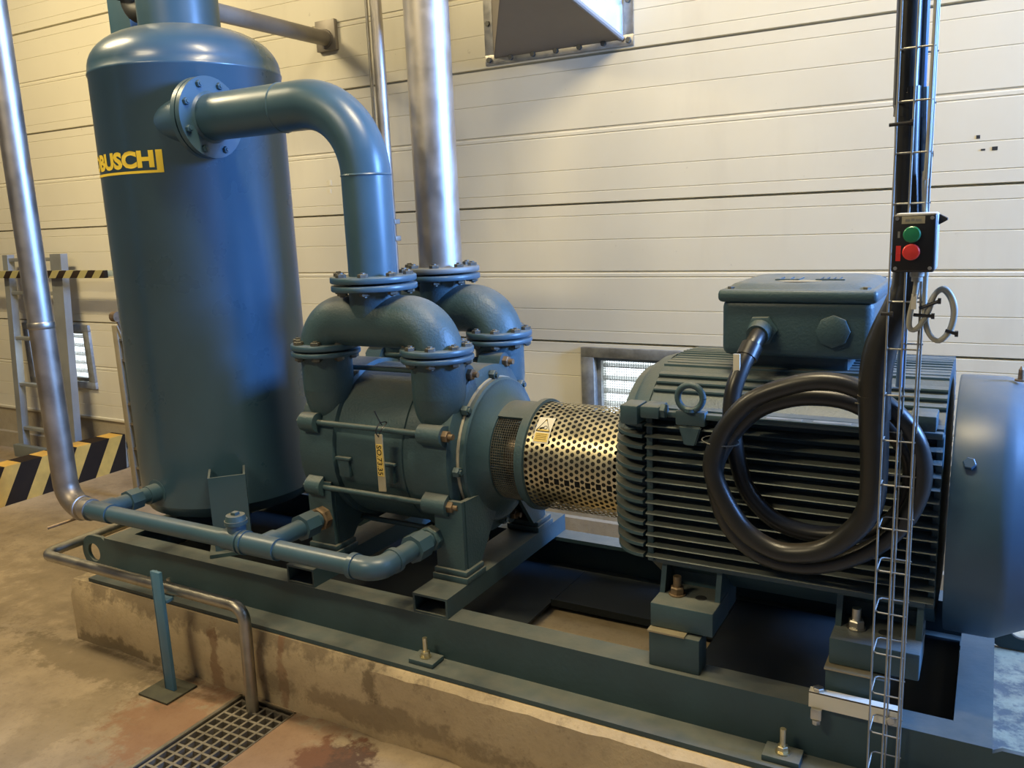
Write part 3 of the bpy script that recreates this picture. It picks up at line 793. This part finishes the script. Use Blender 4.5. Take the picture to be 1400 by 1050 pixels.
# pads with eyebolt
b = B(); b.box(-.70, -.62, AY - .318, AY - .26, 1.050, 1.090, .006); b.prism([(-.69, 1.05), (-.63, 1.05), (-.645, 1.0), (-.675, 1.0)], 'Y', AY - .322, AY - .25, .003); eb = b.build('lifting_pad', M_motor, mo)
b = B(); n = 28; cz = 1.125; pts = [(-.66 + .033 * math.cos(2 * PI * i / n), AY - .315, cz + .033 * math.sin(2 * PI * i / n)) for i in range(n + 1)]
b.tube(pts, .0085, 12, cap=False); b.cyl((-.66, AY - .315, 1.089), (-.66, AY - .315, 1.098), .015, n=16); b.build('lifting_eye', M_motor, eb)
# nameplate
b = B(); b.box(-.53, -.23, AY - .325, AY - .270, 1.0832, 1.0872, .001); b.build('nameplate', M_motor, mo)
for x in (-.47, -.36):
    b = B(); b.box(x, x + .085, AY - .318, AY - .300, 1.0872, 1.0880); b.build('nameplate_label', M_galv, mo, label='small grey rating label')
# feet
def motor_foot(x0, x1, s):
    yo = AY - s * .372
    b = B()
    ya, yb = sorted((yo, yo + s * .15)); b.box(x0, x1, ya, yb, .505, .572, .004)
    ya, yb = sorted((yo + s * .15, yo + s * .24)); b.box(x0 + .004, x1 - .004, ya, yb, .505, .66)
    for x in (x0, x1 - .018):
        b.prism([(yo + s * .07, .572), (yo + s * .16, .572), (yo + s * .16, .66), (yo + s * .095, .66)], 'X', x + .002, x + .016)
    ya, yb = sorted((yo + s * .09, yo + s * .24)); b.box(x0 + .001, x1 - .001, ya, yb, .645, .672, .003)
    return b.build('motor_foot', M_motor, mo, sharp=25)
for x0, x1 in ((-.752, -.582), (-.298, -.100)):
    for s in (1, -1):
        mf = motor_foot(x0, x1, s)
        if s == 1:
            x = x0 + .050; y = AY - .372 + .075
            b = B(); b.cyl((x, y, .572), (x, y, .576), .023, n=20); b.hexh((x, y, .576), (0, 0, 1), .019, .02); b.cyl((x, y, .59), (x, y, .625), .011, n=12); b.build('foot_bolt', M_rust if x < -.5 else M_zinc, mf)
            b = B(); b.cyl((x + .065, y + .004, .5715), (x + .065, y + .004, .5728), .015, n=20); b.build('bolt_hole', M_dark, mf)
# lower belly skirt
b = B(); b.box(MX0 + .02, MX1 - .02, AY - .29, AY + .29, .650, .672, .004); b.build('frame_skirt', M_motor, mo)
# fan cowl
b = B()
prof = [(-.064, .300), (-.064, .325), (-.060, .327), (.035, .327), (.050, .3245), (.064, .317), (.25, .222), (.30, .19), (.31, .17), (.31, .02)]
b.lathe(prof, 'X', (0, AY, AZ), 96); b.build('fan_cowl', M_cowl, mo, sharp=50)
b = B(); t = math.radians(147); b.hexh((-.028, AY + .327 * math.cos(t), AZ + .327 * math.sin(t)), (0, math.cos(t), math.sin(t)), .014, .012); b.build('cowl_bolt', M_cowl, mo)
b = B(); p = V((.065, AY - .02, AZ + .326)); b.cyl(p, p + V((0, 0, .004)), .013, n=14); b.cyl(p, p + V((0, 0, .028)), .007, .006, n=12); b.cyl(p + V((0, 0, .028)), p + V((0, 0, .036)), .005, .002, n=12); b.build('grease_nipple', M_rust, mo)
# terminal box
tb = B(); tb.box(-.618, -.250, 2.175, 2.52, 1.216, 1.365, .022, 4); tb = tb.build('terminal_box', M_motor, mo, sharp=60)
b = B(); b.box(-.56, -.31, 2.23, 2.47, 1.165, 1.232, .01); b.build('box_neck', M_motor, mo)
b = B(); b.box(-.627, -.241, 2.166, 2.529, 1.356, 1.389, .012, 3)
rings = []
for z, d in ((1.386, .012), (1.400, .030), (1.405, .05)):
    x0, x1, y0, y1 = -.627 + d, -.241 - d, 2.166 + d * .9, 2.529 - d; k = .03
    rings.append([V(p) for p in ((x0 + k, y0, z), (x1 - k, y0, z), (x1, y0 + k, z), (x1, y1 - k, z), (x1 - k, y1, z), (x0 + k, y1, z), (x0, y1 - k, z), (x0, y0 + k, z))])
b.ring_sweep(rings); ld = b.build('box_lid', M_motor, tb, sharp=30)
for x in (-.598, -.270):
    for y in (2.195, 2.50):
        b = B(); b.hexh((x, y, 1.389), (0, 0, 1), .010, .006); b.build('lid_screw', M_bolt, tb)
b = B()
for i, x in enumerate((-.50, -.475, -.45, -.40, -.385, -.37, -.355)): b.box(x, x + .009, 2.27, 2.33, 1.405, 1.408)
b.box(-.50, -.44, 2.255, 2.262, 1.405, 1.408); b.box(-.40, -.33, 2.255, 2.262, 1.405, 1.408)
b.build('raised_emblem', M_motor, tb, kind='stuff')
b = B(); n = 20; b.poly([V((-.435 + .055 * math.cos(2 * PI * i / n) * (1 + .15 * math.sin(3 * i)), 2.235 + .028 * math.sin(2 * PI * i / n), 1.4056)) for i in range(n)], [tuple(range(n))]); b.build('worn_patch', M_shim, tb, label='worn tan patch on the lid')
b = B()
for x in (-.29, -.275, -.26): pass
b.hexh((-.340, 2.175, 1.288), (0, -1, 0), .040, .016, n=8); b.cyl((-.34, 2.175, 1.288), (-.34, 2.165, 1.288), .036, n=24); b.build('blanking_plug', M_motor, tb)
b = B(); b.hexh((-.513, 2.175, 1.286), (0, -1, -.1), .040, .018, n=6, rot=.3); b.cyl((-.513, 2.16, 1.285), (-.515, 2.135, 1.277), .032, .028, n=20); b.build('cable_gland', M_motor, tb)

# ------------------------------------------------------------------ coiled power cable
cc = thing('power_cable', (-.35, 1.95, .76), 'thick black power cable coiled in front of the motor fins', 'cable')
riser = [(-.177, 1.90, 4.3), (-.177, 1.90, 1.973), (-.172, 1.90, 1.811), (-.169, 1.90, 1.658), (-.160, 1.90, 1.453), (-.168, 1.90, 1.396), (-.190, 1.90, 1.335), (-.204, 1.90, 1.288), (-.211, 1.902, 1.225), (-.209, 1.906, 1.14)]
coil = [(-.214, 1.905, 1.193), (-.206, 1.91, 1.032), (-.211, 1.912, .943), (-.239, 1.914, .885), (-.293, 1.916, .831), (-.352, 1.918, .806), (-.417, 1.92, .803), (-.486, 1.922, .839), (-.535, 1.924, .905), (-.564, 1.926, .972), (-.562, 1.93, 1.022), (-.535, 1.933, 1.089), (-.478, 1.936, 1.155), (-.394, 1.94, 1.194), (-.327, 1.943, 1.208), (-.263, 1.946, 1.2), (-.190, 1.949, 1.162), (-.139, 1.951, 1.106), (-.117, 1.953, 1.045), (-.118, 1.955, .974), (-.148, 1.957, .897), (-.204, 1.958, .83), (-.288, 1.96, .778), (-.373, 1.962, .756), (-.463, 1.964, .768), (-.533, 1.966, .824), (-.569, 1.970, .91), (-.572, 1.975, .978), (-.542, 1.98, 1.047), (-.481, 1.983, 1.118), (-.410, 1.986, 1.152), (-.342, 1.989, 1.162), (-.276, 1.992, 1.156), (-.219, 1.994, 1.129), (-.173, 1.996, 1.084), (-.141, 1.998, 1.032), (-.138, 2.0, .96), (-.160, 2.003, .90), (-.205, 2.005, .855), (-.270, 2.006, .833), (-.350, 2.008, .823), (-.434, 2.01, .842), (-.496, 2.012, .898), (-.524, 2.014, .962), (-.540, 2.016, 1.039), (-.548, 2.02, 1.094), (-.545, 2.035, 1.16), (-.530, 2.07, 1.22), (-.517, 2.11, 1.262), (-.513, 2.14, 1.28)]
NC = len(coil); b = B(); b.tube(coil, .0215, 16, smooth=4, rad=[.032 if i < 1 else .030 - .0015 * i if i < 5 else .0235 if i < 11 else .0212 for i in range(NC)]); b.build('coiled_cable', M_black, cc, sharp=60)
b = B(); b.tube(riser, .031, 8, smooth=4, rad=[.024, .024, .024, .024, .026, .029, .032, .033, .033, .032]); b.build('cable_sleeve', M_black, cc, sharp=60, label='thick faceted sleeve of the rising cable')
b = B(); b.tube([(-.528, 2.082, 1.229), (-.520, 2.105, 1.256)], .027, 14); b.build('cable_collar', M_black, cc)
b = B(); b.box(-.548, -.532, 2.035, 2.040, 1.20, 1.245); b.build('white_marker', M_white, cc, label='white cable marker')
b = B()
def loop(c, ax, r1, r2):
    n = 16; ax = V(ax).normalized(); a = ax.orthogonal().normalized(); q = ax.cross(a)
    b.tube([V(c) + a * r1 * math.cos(2 * PI * i / n) + q * r2 * math.sin(2 * PI * i / n) for i in range(n + 1)], .0016, 5, cap=False)
loop((-.555, 1.955, 1.045), (.1, 0, 1), .045, .042); loop((-.215, 1.915, 1.17), (0, .2, 1), .035, .035)
b.build('wire_tie', M_bolt, cc)

b = B(); b.tube([(-.150, 1.905, 4.3), (-.150, 1.905, 1.97), (-.144, 1.905, 1.81), (-.139, 1.905, 1.66), (-.135, 1.905, 1.50), (-.15, 1.93, 1.42), (-.165, 1.96, 1.34), (-.17, 1.975, 1.2)], .0075, 10, smooth=4)
b.build('blue_cable', M_bluec, label='slim blue-grey cable running up inside the wire tray beside the black cable', cat='cable')

# ------------------------------------------------------------------ wire cable tray
wt = thing('wire_tray', (-.16, 1.87, .3), 'vertical zinc wire cable tray standing in front of the motor', 'cable tray')
rod = None
for (x, y) in ((-.188, 1.862), (-.158, 1.858), (-.129, 1.858), (-.158, 1.935), (-.129, 1.935)):
    b = B(); b.cyl((x, y, .27), (x, y, 4.3), .0022, n=8); b.build('wire_rod', M_wire, wt)
z = .335; i = 0; w0 = None
while z < 3.0:
    if w0 is None:
        b = B(); b.tube([(-.125, 1.860, z), (-.18, 1.860, z), (-.187, 1.868, z), (-.187, 1.928, z), (-.18, 1.936, z), (-.125, 1.936, z)], .0019, 6)
        w0 = b.build('wire_rung', M_wire, wt); z00 = z
    else: dup(w0, WP[w0.name] + V((0, 0, z - z00)), wt)
    z += .0965
# bracket from the base frame
br = thing('tray_bracket', (-.23, 1.90, .405), 'short pale steel bracket clamped on the base frame edge behind the wire tray', 'bracket')
b = B(); b.prism([(-.332, .410), (-.134, .410), (-.134, .450), (-.332, .450)], 'Y', 1.938, 1.942); b.box(-.332, -.134, 1.938, 1.960, .447, .451); b.build('rail', M_white, br)
b = B(); b.box(-.325, -.300, 1.925, 1.9375, .385, .412, .002); b.hexh((-.312, 1.93, .385), (0, 0, -1), .010, .012); b.hexh((-.312, 1.95, .451), (0, 0, 1), .013, .008); b.build('clamp', M_zinc, br)
b = B(); b.hexh((-.15, 1.938, .425), (0, -1, 0), .010, .008); b.build('bolt', M_zinc, br)

# ------------------------------------------------------------------ push-button station
cs = thing('control_station', (-.14, 1.83, 1.46), 'small black and grey push-button box with green and red buttons on the wire tray', 'switch')
b = B(); b.box(-.178, -.102, 1.812, 1.855, 1.462, 1.572, .006, 3); b.build('housing', mat('light_grey_plastic', (.42, .43, .42), .45), cs)
b = B(); b.box(-.180, -.104, 1.795, 1.813, 1.460, 1.570, .005, 3); fc = b.build('front_cover', M_blk2, cs)
for z, m, l, nm in ((1.532, M_green, 'green button', 'push_button'), (1.499, M_red, 'red button', 'push_button')):
    b = B(); b.lathe([(1.795, .0155), (1.789, .0155), (1.787, .0135), (1.786, .001)], 'Y', (-.145, 0, z), 28); b.build(nm, m, fc, label=l)
b = B(); b.box(-.164, -.124, 1.7938, 1.7955, 1.552, 1.566); b.build('top_label', M_ivory, fc, label='pale label')
b = B(); b.box(-.158, -.150, 1.7932, 1.794, 1.556, 1.561); b.box(-.148, -.142, 1.7932, 1.794, 1.557, 1.562); b.box(-.140, -.130, 1.7932, 1.794, 1.556, 1.561); b.build('faint_writing', M_galv, fc)
b = B(); b.box(-.172, -.1635, 1.794, 1.7955, 1.482, 1.511); b.build('side_label', M_red, fc, label='red label')
b = B(); b.box(-.170, -.166, 1.794, 1.7953, 1.526, 1.538); b.build('side_label', M_galv, fc, label='faint grey label')
for x in (-.172, -.112):
    for z in (1.562, 1.468):
        b = B(); b.cyl((x, 1.796, z), (x, 1.7935, z), .0035, n=12); b.build('cover_screw', M_zinc, fc)
b = B(); b.lathe([(1.462, .013), (1.450, .013), (1.448, .010), (1.440, .010)], 'Z', (-.136, 1.835, 0), 20); b.build('cable_gland', M_grey, cs)
b = B(); b.prism([(-.102, 1.548), (-.088, 1.556), (-.088, 1.560), (-.102, 1.568)], 'Y', 1.82, 1.85); b.build('side_clip', M_dark, cs)
# its grey lead, looped and tied beside the tray
gl = thing('control_lead', (-.1, 1.85, 1.31), 'thin pale grey lead looped in a ring below the push-button box', 'cable')
b = B()
pts = [(-.136, 1.835, 1.442), (-.139, 1.838, 1.41), (-.146, 1.845, 1.37), (-.145, 1.85, 1.345), (-.132, 1.852, 1.345), (-.115, 1.854, 1.375), (-.104, 1.856, 1.412), (-.088, 1.858, 1.424), (-.073, 1.86, 1.405), (-.067, 1.86, 1.375), (-.074, 1.86, 1.34), (-.092, 1.86, 1.32), (-.110, 1.862, 1.332), (-.118, 1.864, 1.365), (-.108, 1.868, 1.405), (-.092, 1.87, 1.42), (-.076, 1.87, 1.402), (-.070, 1.87, 1.37), (-.078, 1.872, 1.335), (-.098, 1.875, 1.318), (-.118, 1.878, 1.345), (-.124, 1.885, 1.40), (-.125, 1.89, 1.5), (-.135, 1.885, 1.64), (-.130, 1.88, 1.9), (-.132, 1.88, 4.3)]
b.tube(pts, .0052, 10, smooth=5); b.build('lead', M_greyc, gl, sharp=60)
b = B(); b.box(-.144, -.134, 1.833, 1.836, 1.385, 1.415); b.build('cable_marker', M_white, gl, label='white marker')
def tie(p0, p1, parent):
    b = B(); b.cyl(p0, p1, .0035, n=8); b.cyl(V(p1) - V((.003, 0, 0)), V(p1) + V((.003, 0, 0)), .006, n=8); b.build('zip_tie', M_blk2, parent)
tie((-.13, 1.85, 1.385), (-.095, 1.85, 1.40), gl); tie((-.14, 1.85, 1.372), (-.105, 1.85, 1.37), gl); tie((-.082, 1.852, 1.342), (-.062, 1.852, 1.336), gl)
tie((-.20, 1.852, 1.373), (-.18, 1.852, 1.372), wt); tie((-.20, 1.852, 1.740), (-.16, 1.852, 1.742), wt)

# ------------------------------------------------------------------ drain piping in front of the frame
DY, DZ = 1.80, .600
dp = thing('drain_pipework', (-2.1, DY, .56), 'slim blue drain pipe line with elbow and tees along the front of the frame', 'pipe')
rp = .0300
b = B()
b.tube([(-2.80, DY, DZ), (XR - .07, DY, DZ)], rp, 24); b.build('main_pipe', M_pipe, dp)
b = B(); pth = [(XR - .075, DY, DZ)]
for i in range(9):
    t = i / 8 * PI / 2; pth.append((XR - .045 + .045 * math.sin(t), DY + .045 * (1 - math.cos(t)), DZ))
pth.append((XR, DY + .075, DZ))
b.tube(pth, .0355, 24); b.build('elbow', M_pipe, dp)
b = B(); b.tube([(XR, DY + .06, DZ), (XR, 2.06, DZ)], rp, 24); b.build('branch_pipe', M_pipe, dp)
b = B(); b.tube([(XL, DY, DZ), (XL, 2.06, DZ)], rp, 24); b.build('branch_pipe', M_pipe, dp)
b = B(); b.tube([(-2.80, DY, DZ), (-2.80, 2.0, DZ)], rp, 24); b.build('branch_pipe', M_pipe, dp)
def collar(c, ax, r, l, n=24, m=M_pipe, name='collar'):
    b = B(); a = V(ax).normalized(); b.cyl(V(c) - a * l / 2, V(c) + a * l / 2, r, n=n); b.build(name, m, dp)
collar((XR - .085, DY, DZ), (1, 0, 0), .039, .018); collar((XR, DY + .08, DZ), (0, 1, 0), .039, .018)
collar((XR, 2.00, DZ), (0, 1, 0), .045, .06, 8, name='union_nut'); collar((XL, 2.00, DZ), (0, 1, 0), .045, .06, 8, name='union_nut')
collar((-2.80, 1.94, DZ), (0, 1, 0), .042, .05, 8, name='union_nut')
b = B(); b.tube([(XL - .07, DY, DZ), (XL + .07, DY, DZ)], .036, 24); b.tube([(XL, DY, DZ), (XL, DY + .055, DZ)], .036, 24); b.build('tee', M_pipe, dp)
collar((XL - .075, DY, DZ), (1, 0, 0), .040, .012); collar((XL - .095, DY, DZ), (1, 0, 0), .040, .010)
b = B(); b.tube([(-2.88, DY, DZ), (-2.73, DY, DZ)], .0355, 24); b.tube([(-2.80, DY, DZ), (-2.80, DY + .06, DZ)], .0355, 24); b.build('tee', M_pipe, dp)
xv = -2.10
b = B(); b.tube([(xv - .045, DY, DZ), (xv + .045, DY, DZ)], .0355, 24); b.cyl((xv, DY + .01, DZ), (xv, DY + .01, DZ + .06), .030, n=24); b.build('tee', M_pipe, dp)
b = B(); b.cyl((xv, DY + .01, DZ + .055), (xv, DY + .01, DZ + .068), .037, n=24); b.cyl((xv, DY + .01, DZ + .068), (xv, DY + .01, DZ + .085), .034, .030, n=24); b.hexh((xv, DY + .01, DZ + .085), (0, 0, 1), .014, .010, n=4); b.build('screw_plug', M_cast, dp)
b = B(); b.cyl((-2.235, DY, DZ), (-2.220, DY, DZ), .0285, n=24); b.build('paint_band', M_shim, dp)

# stainless down pipe at the left
lp = thing('stainless_downpipe', (-2.97, DY, .58), 'slim vertical stainless pipe at the left edge bending into the blue drain line', 'pipe')
LX = -2.985; R = .095
b = B(); b.tube([(LX, DY, 4.4), (LX, DY, 1.28)], .0430, 28); b.build('upper_pipe', M_ss, lp, sharp=60)
pth = [(LX, DY, 1.28), (LX, DY, DZ + R)]
for i in range(1, 13):
    t = i / 12 * PI / 2; pth.append((LX + R * (1 - math.cos(t)), DY, DZ + R * (1 - math.sin(t))))
pth.append((-2.88, DY, DZ))
b = B(); b.tube(pth, .0435, 28); b.build('lower_pipe', M_lower, lp, sharp=60, label='duller stained lower length')
b = B(); b.lathe([(1.268, .0435), (1.272, .0460), (1.290, .0460), (1.294, .0435)], 'Z', (LX, DY, 0), 28, cap=False); b.build('weld_band', M_ssd, lp)
b = B(); b.lathe([(-2.905, .040), (-2.905, .047), (-2.895, .047), (-2.893, .043), (-2.845, .041), (-2.845, .03)], 'X', (0, DY, DZ), 28); b.build('coupling', M_ss, lp)
b = B(); b.cyl((-2.895, DY, DZ - .03), (-2.97, DY - .10, DZ - .055), .0055, n=8); b.build('handle', M_rust, lp)

# bent stainless drain pipe dropping into the grate
hp = thing('bent_drain_pipe', (-2.09, 1.80, -.1), 'bent dull steel drain pipe running low along the frame and down into the grate', 'pipe')
z0 = .365; Rb = .05
pth = [(-3.20, 2.16, z0), (-3.20, 1.85, z0)]
for i in range(1, 9):
    t = i / 8 * PI / 2; pth.append((-3.20 + .045 * (1 - math.cos(t)), 1.845 - .045 * math.sin(t), z0))
pth.append((-2.10 - Rb, 1.80, z0))
for i in range(1, 11):
    t = i / 10 * PI / 2; pth.append((-2.10 - Rb + Rb * math.sin(t), 1.80, z0 - Rb + Rb * math.cos(t)))
pth.append((-2.10, 1.79, -.14))
b = B(); b.tube(pth, .0205, 20); b.build('pipe', M_ssd, hp, sharp=60)
b = B(); b.tube([(-3.20, 2.16, z0), (-3.20, 2.20, z0 - .01), (-3.20, 2.22, z0 - .05), (-3.20, 2.22, .0)], .0185, 16, smooth=4); b.build('tail_pipe', M_ssd, hp)

# blue flat-bar post on its plate
po = thing('blue_post', (-2.447, 1.745, 0), 'blue flat-bar post on a square base plate in front of the frame', 'post')
b = B(); b.box(-2.472, -2.425, 1.738, 1.752, .008, .452, .002)
b.box(-2.472, -2.466, 1.738, 1.765, .008, .445, .001); b.build('bar', M_brt, po)
b = B(); b.box(-2.535, -2.385, 1.675, 1.805, 0, .008, .002); b.build('base_plate', mat('dirty_plate', (.045, .045, .028), .75, dust=.08, var=.4, nscale=20), po)
b = B(); b.box(-2.475, -2.422, 1.752, 1.782, .335, .347, .001); b.build('pipe_saddle', M_brt, po)

# ------------------------------------------------------------------ floor grate
gr = thing('floor_grate', (-2.075, 1.2, -.03), 'rusty steel grid over the floor drain under the bent pipe', 'grate')
b = B()
for (x0, x1, y0, y1) in ((GX0, GX0 + .012, GY0, GY1), (GX1 - .006, GX1, GY0, GY1), (GX0, GX1, GY1 - .006, GY1), (GX0, GX1, GY0, GY0 + .006)): b.box(x0, x1, y0, y1, -.06, .002)
b.box(GX0 + .012, GX0 + .03, GY0, GY1, -.06, -.05); b.build('edge_angle', M_ssd, gr)
M_gr = mat('grate_steel', (.25, .22, .17), .6, .6, dust=.3, var=.3, nscale=30)
x0, x1 = GX0 + .022, GX1 - .010
f0 = None
for i in range(7):
    x = x0 + (x1 - x0) * i / 6
    if f0 is None:
        b = B(); b.box(x - .0045, x + .0045, GY0 + .01, GY1 - .012, -.035, -.006); f0 = b.build('grate_bar', M_gr, gr); xf = x
    else: dup(f0, WP[f0.name] + V((x - xf, 0, 0)), gr)
f0 = None; y = GY1 - .018
while y > GY0 + .02:
    if f0 is None:
        b = B(); b.box(x0, x1, y - .0045, y + .0045, -.033, -.0065); f0 = b.build('cross_bar', M_gr, gr); yf = y
    else: dup(f0, WP[f0.name] + V((0, y - yf, 0)), gr)
    y -= .0385

# ------------------------------------------------------------------ background: ladder, hazard bar, rack, pipes, hood
la = thing('ladder', (-5.78, 3.42, 0), 'grey aluminium ladder leaning on the wall at the far left', 'ladder')
def lad(x, z): return (x, 3.38 + .13 * z / 1.47, z)
for x in (-6.085, -5.50):
    b = B(); w = .030 if x < -6 else .060
    y0, y1 = 3.375, 3.505
    vs = []
    for z in (.02, 1.47):
        yy = 3.38 + .10 * z / 1.47
        vs += [(x - w, yy, z), (x + w, yy, z), (x + w, yy + .05, z), (x - w, yy + .05, z)]
    b.poly(vs, [(0, 1, 2, 3), (4, 5, 6, 7), (0, 1, 5, 4), (1, 2, 6, 5), (2, 3, 7, 6), (3, 0, 4, 7)]); b.build('side_rail', M_alu, la)
for z in (1.435, 1.205, .885, .555, .235):
    yy = 3.38 + .10 * z / 1.47 + .025
    b = B(); b.box(-6.06, -5.55, yy - .018, yy + .018, z - .012, z + .012, .003); b.build('rung', M_alu, la)
b = B(); b.box(-6.09, -5.55, 3.33, 3.37, .04, .13, .004); b.build('foot_bar', mat('ladder_foot_grey', (.20, .22, .20), .5, .3), la)

hb = thing('hazard_bar', (-6.5, 3.42, 1.31), 'thin horizontal black and yellow striped bar across the ladder', 'barrier')
b = B(); b.box(-8.2, -4.93, 3.425, 3.455, 1.313, 1.362, .003); b.build('bar_core', M_hzk, hb)
x = -8.1; f0 = None
while x < -4.98:
    if f0 is None:
        b = B(); b.prism([(x, 1.313), (x + .075, 1.313), (x + .125, 1.362), (x + .05, 1.362)], 'Y', 3.4235, 3.4255); b.box(x + .05, x + .125, 3.4255, 3.455, 1.362, 1.3632)
        f0 = b.build('yellow_stripe', M_hby, hb, label='yellow stripe'); xf = x
    else: dup(f0, WP[f0.name] + V((x - xf, 0, 0)), hb, label='yellow stripe')
    x += .152
b = B(); b.box(-4.985, -4.945, 3.455, 3.598, 1.32, 1.36, .003); b.build('wall_bracket', M_hby, hb)

# narrow rack behind the tank
rk = thing('cable_rack', (-4.3, 3.1, 0), 'narrow upright steel rack with rungs half hidden behind the tank', 'rack')
b = B(); b.box(-4.43, -4.385, 3.08, 3.12, 0, 1.07, .003); b.build('side_rail', mat('tan_rail', (.30, .26, .18), .5, .2), rk)
b = B(); b.box(-4.10, -4.06, 3.08, 3.12, 0, 1.07, .003); b.build('side_rail', M_cast, rk)
b = B(); b.box(-4.385, -4.10, 3.10, 3.11, .62, .85); b.box(-4.385, -4.10, 3.115, 3.118, 0, 1.0); b.build('back_plate', M_cast, rk)
for z in (.98, .86, .60, .48, .33, .21, .09):
    b = B(); b.box(-4.385, -4.10, 3.085, 3.10, z, z + .014); b.build('rung', M_zinc, rk)
b = B(); b.cyl((-4.37, 3.06, 1.125), (-4.33, 3.06, 1.125), .03, n=16); b.cyl((-4.35, 3.10, 1.0), (-4.35, 3.06, 1.125), .008, n=8); b.build('knob', M_rust, rk)

b = B(); b.cyl((-2.575, 3.35, 1.0), (-2.575, 3.35, 4.5), .028, n=28); b.build('thin_pipe', M_ss, label='slim vertical stainless pipe on the wall behind the blue elbow', cat='pipe')
b = B(); b.cyl((-2.645, 3.37, 1.0), (-2.645, 3.37, 4.5), .008, n=12); b.build('thin_conduit', M_ssd, label='very thin conduit just left of the slim wall pipe', cat='pipe')
for z in (1.511, 1.591):
    b = B(); b.box(-2.56, -2.532, 3.33, 3.372, z - .012, z + .012, .003); b.build('pipe_clip', M_galv, bpy.data.objects['thin_pipe'])
# pipe strut from the tank top to the wall
st = thing('pipe_strut', (-2.95, 3.1, 2.4), 'dull grey round strut from the tank top to the wall', 'strut')
b = B(); b.cyl((-2.88, 2.62, 2.475), (-3.085, 3.585, 2.53), .037, n=24); b.build('strut_tube', M_strut, st)
b = B(); b.box(-3.15, -3.02, 3.575, 3.60, 2.47, 2.62, .003); b.cyl((-3.083, 3.56, 2.528), (-3.085, 3.582, 2.53), .045, n=20); b.build('wall_plate', M_strut, st)
# valve group behind the dome
vg = thing('valve_group', (-3.2, 2.6, 2.3), 'dark pipe elbow and valve beside a blue upright behind the tank dome', 'valve')
b = B(); b.box(-3.47, -3.33, 2.60, 2.66, 1.6, 3.3, .003); b.build('blue_upright', M_pipe, vg)
b = B(); b.tube([(-3.24, 2.55, 3.2), (-3.24, 2.55, 2.62), (-3.235, 2.55, 2.53), (-3.19, 2.55, 2.495), (-3.10, 2.55, 2.49), (-2.93, 2.50, 2.50)], .045, 20, smooth=4); b.build('elbow', M_dark, vg)
b = B(); b.cyl((-3.25, 2.55, 2.56), (-3.25, 2.55, 2.60), .065, n=20); b.build('valve_collar', M_dark, vg)
b = B(); b.box(-3.16, -3.03, 2.50, 2.58, 2.56, 2.70, .01); b.cyl((-3.08, 2.50, 2.58), (-3.08, 2.47, 2.58), .02, n=16); b.build('valve_body', M_dark, vg)
b = B(); b.cyl((-2.955, 2.36, 2.37), (-2.955, 2.36, 3.1), .009, n=12); b.build('steel_tube', M_zinc, vg)

# air duct hood coming out of the wall
hd = thing('duct_hood', (-1.77, 3.45, 2.29), 'grey sheet metal duct with bolted rim projecting from the wall at the top', 'duct')
HX0, HX1, HZ = -2.142, -1.405, 2.288
b = B()
for (x0, x1, z0, z1) in ((HX0, HX1, HZ, HZ + .045), (HX0, HX0 + .045, HZ + .045, 3.3), (HX1 - .045, HX1, HZ + .045, 3.3), (HX0, HX1, 3.3, 3.345)):
    b.box(x0, x1, WY - .008, WY - .0005, z0, z1, .001)
b.build('rim', M_zinc, hd)
z = HZ + .024
bo = None
def hb_(x, z):
    global bo
    if bo is None:
        q = B(); q.hexh((x, WY - .008, z), (0, -1, 0), .013, .01); bo = q.build('rim_bolt', M_bolt, hd); hb_.p = V((x, 0, z))
    else: dup(bo, WP[bo.name] + V((x, 0, z)) - hb_.p, hd)
for i in range(7): hb_(HX0 + .022 + (HX1 - HX0 - .044) * i / 6, HZ + .022)
for i in range(1, 6): hb_(HX0 + .022, HZ + .022 + .16 * i); hb_(HX1 - .022, HZ + .022 + .16 * i)
xa, xb, ya, za, zc_ = HX0 + .05, HX1 - .05, WY - .008, HZ + .03, 3.28
oL, oR, oy, oz, ot = -1.75, -1.62, 3.10, 2.535, 3.0
def sheet(pts, name, m, label=None):
    b = B(); p = [V(q) for q in pts]; n = (p[1] - p[0]).cross(p[2] - p[0]).normalized() * .003
    b.poly([q + n for q in p] + [q - n for q in p], [(0, 1, 2, 3), (4, 5, 6, 7), (0, 1, 5, 4), (1, 2, 6, 5), (2, 3, 7, 6), (3, 0, 4, 7)]); return b.build(name, m, hd, sharp=20, label=label)
sheet([(xa, ya, za), (xb, ya, za), (oR, oy, oz), (oL, oy, oz)], 'bottom_sheet', M_hood)
sheet([(xb, ya, za), (xb, ya, zc_), (oR, oy, ot), (oR, oy, oz)], 'side_sheet', M_hoods, 'shiny side sheet coloured with reflected bluish daylight')
sheet([(xa, ya, za), (oL, oy, oz), (oL, oy, ot), (xa, ya, zc_)], 'side_sheet', M_hood)
b = B(); b.box(oL, oR, oy - .25, oy + .002, oz, ot); b.build('duct_stub', M_hood, hd)
b = B(); b.tube([(xb, ya, za), (oR, oy, oz)], .012, 10); b.build('edge_seam', M_hood, hd)

# ceiling lamp fixtures that carry the warm light
for i, (x, y) in enumerate(((-4.6, 1.5), (-.6, 1.7), (-2.6, -1.2))):
    t = thing('ceiling_lamp', (x, y, 4.13), ('white ceiling batten lamp above the tank side', 'white ceiling batten lamp above the motor', 'white ceiling batten lamp behind the viewer')[i], 'lamp')
    b = B(); b.box(x - .68, x + .68, y - .09, y + .09, 4.13, 4.2, .01); b.build('lamp_housing', M_white, t)
    b = B(); b.cyl((x - .5, y, 4.19), (x - .5, y, 4.6), .006, n=8); b.cyl((x + .5, y, 4.19), (x + .5, y, 4.6), .006, n=8); b.build('hanger_rods', M_zinc, t)
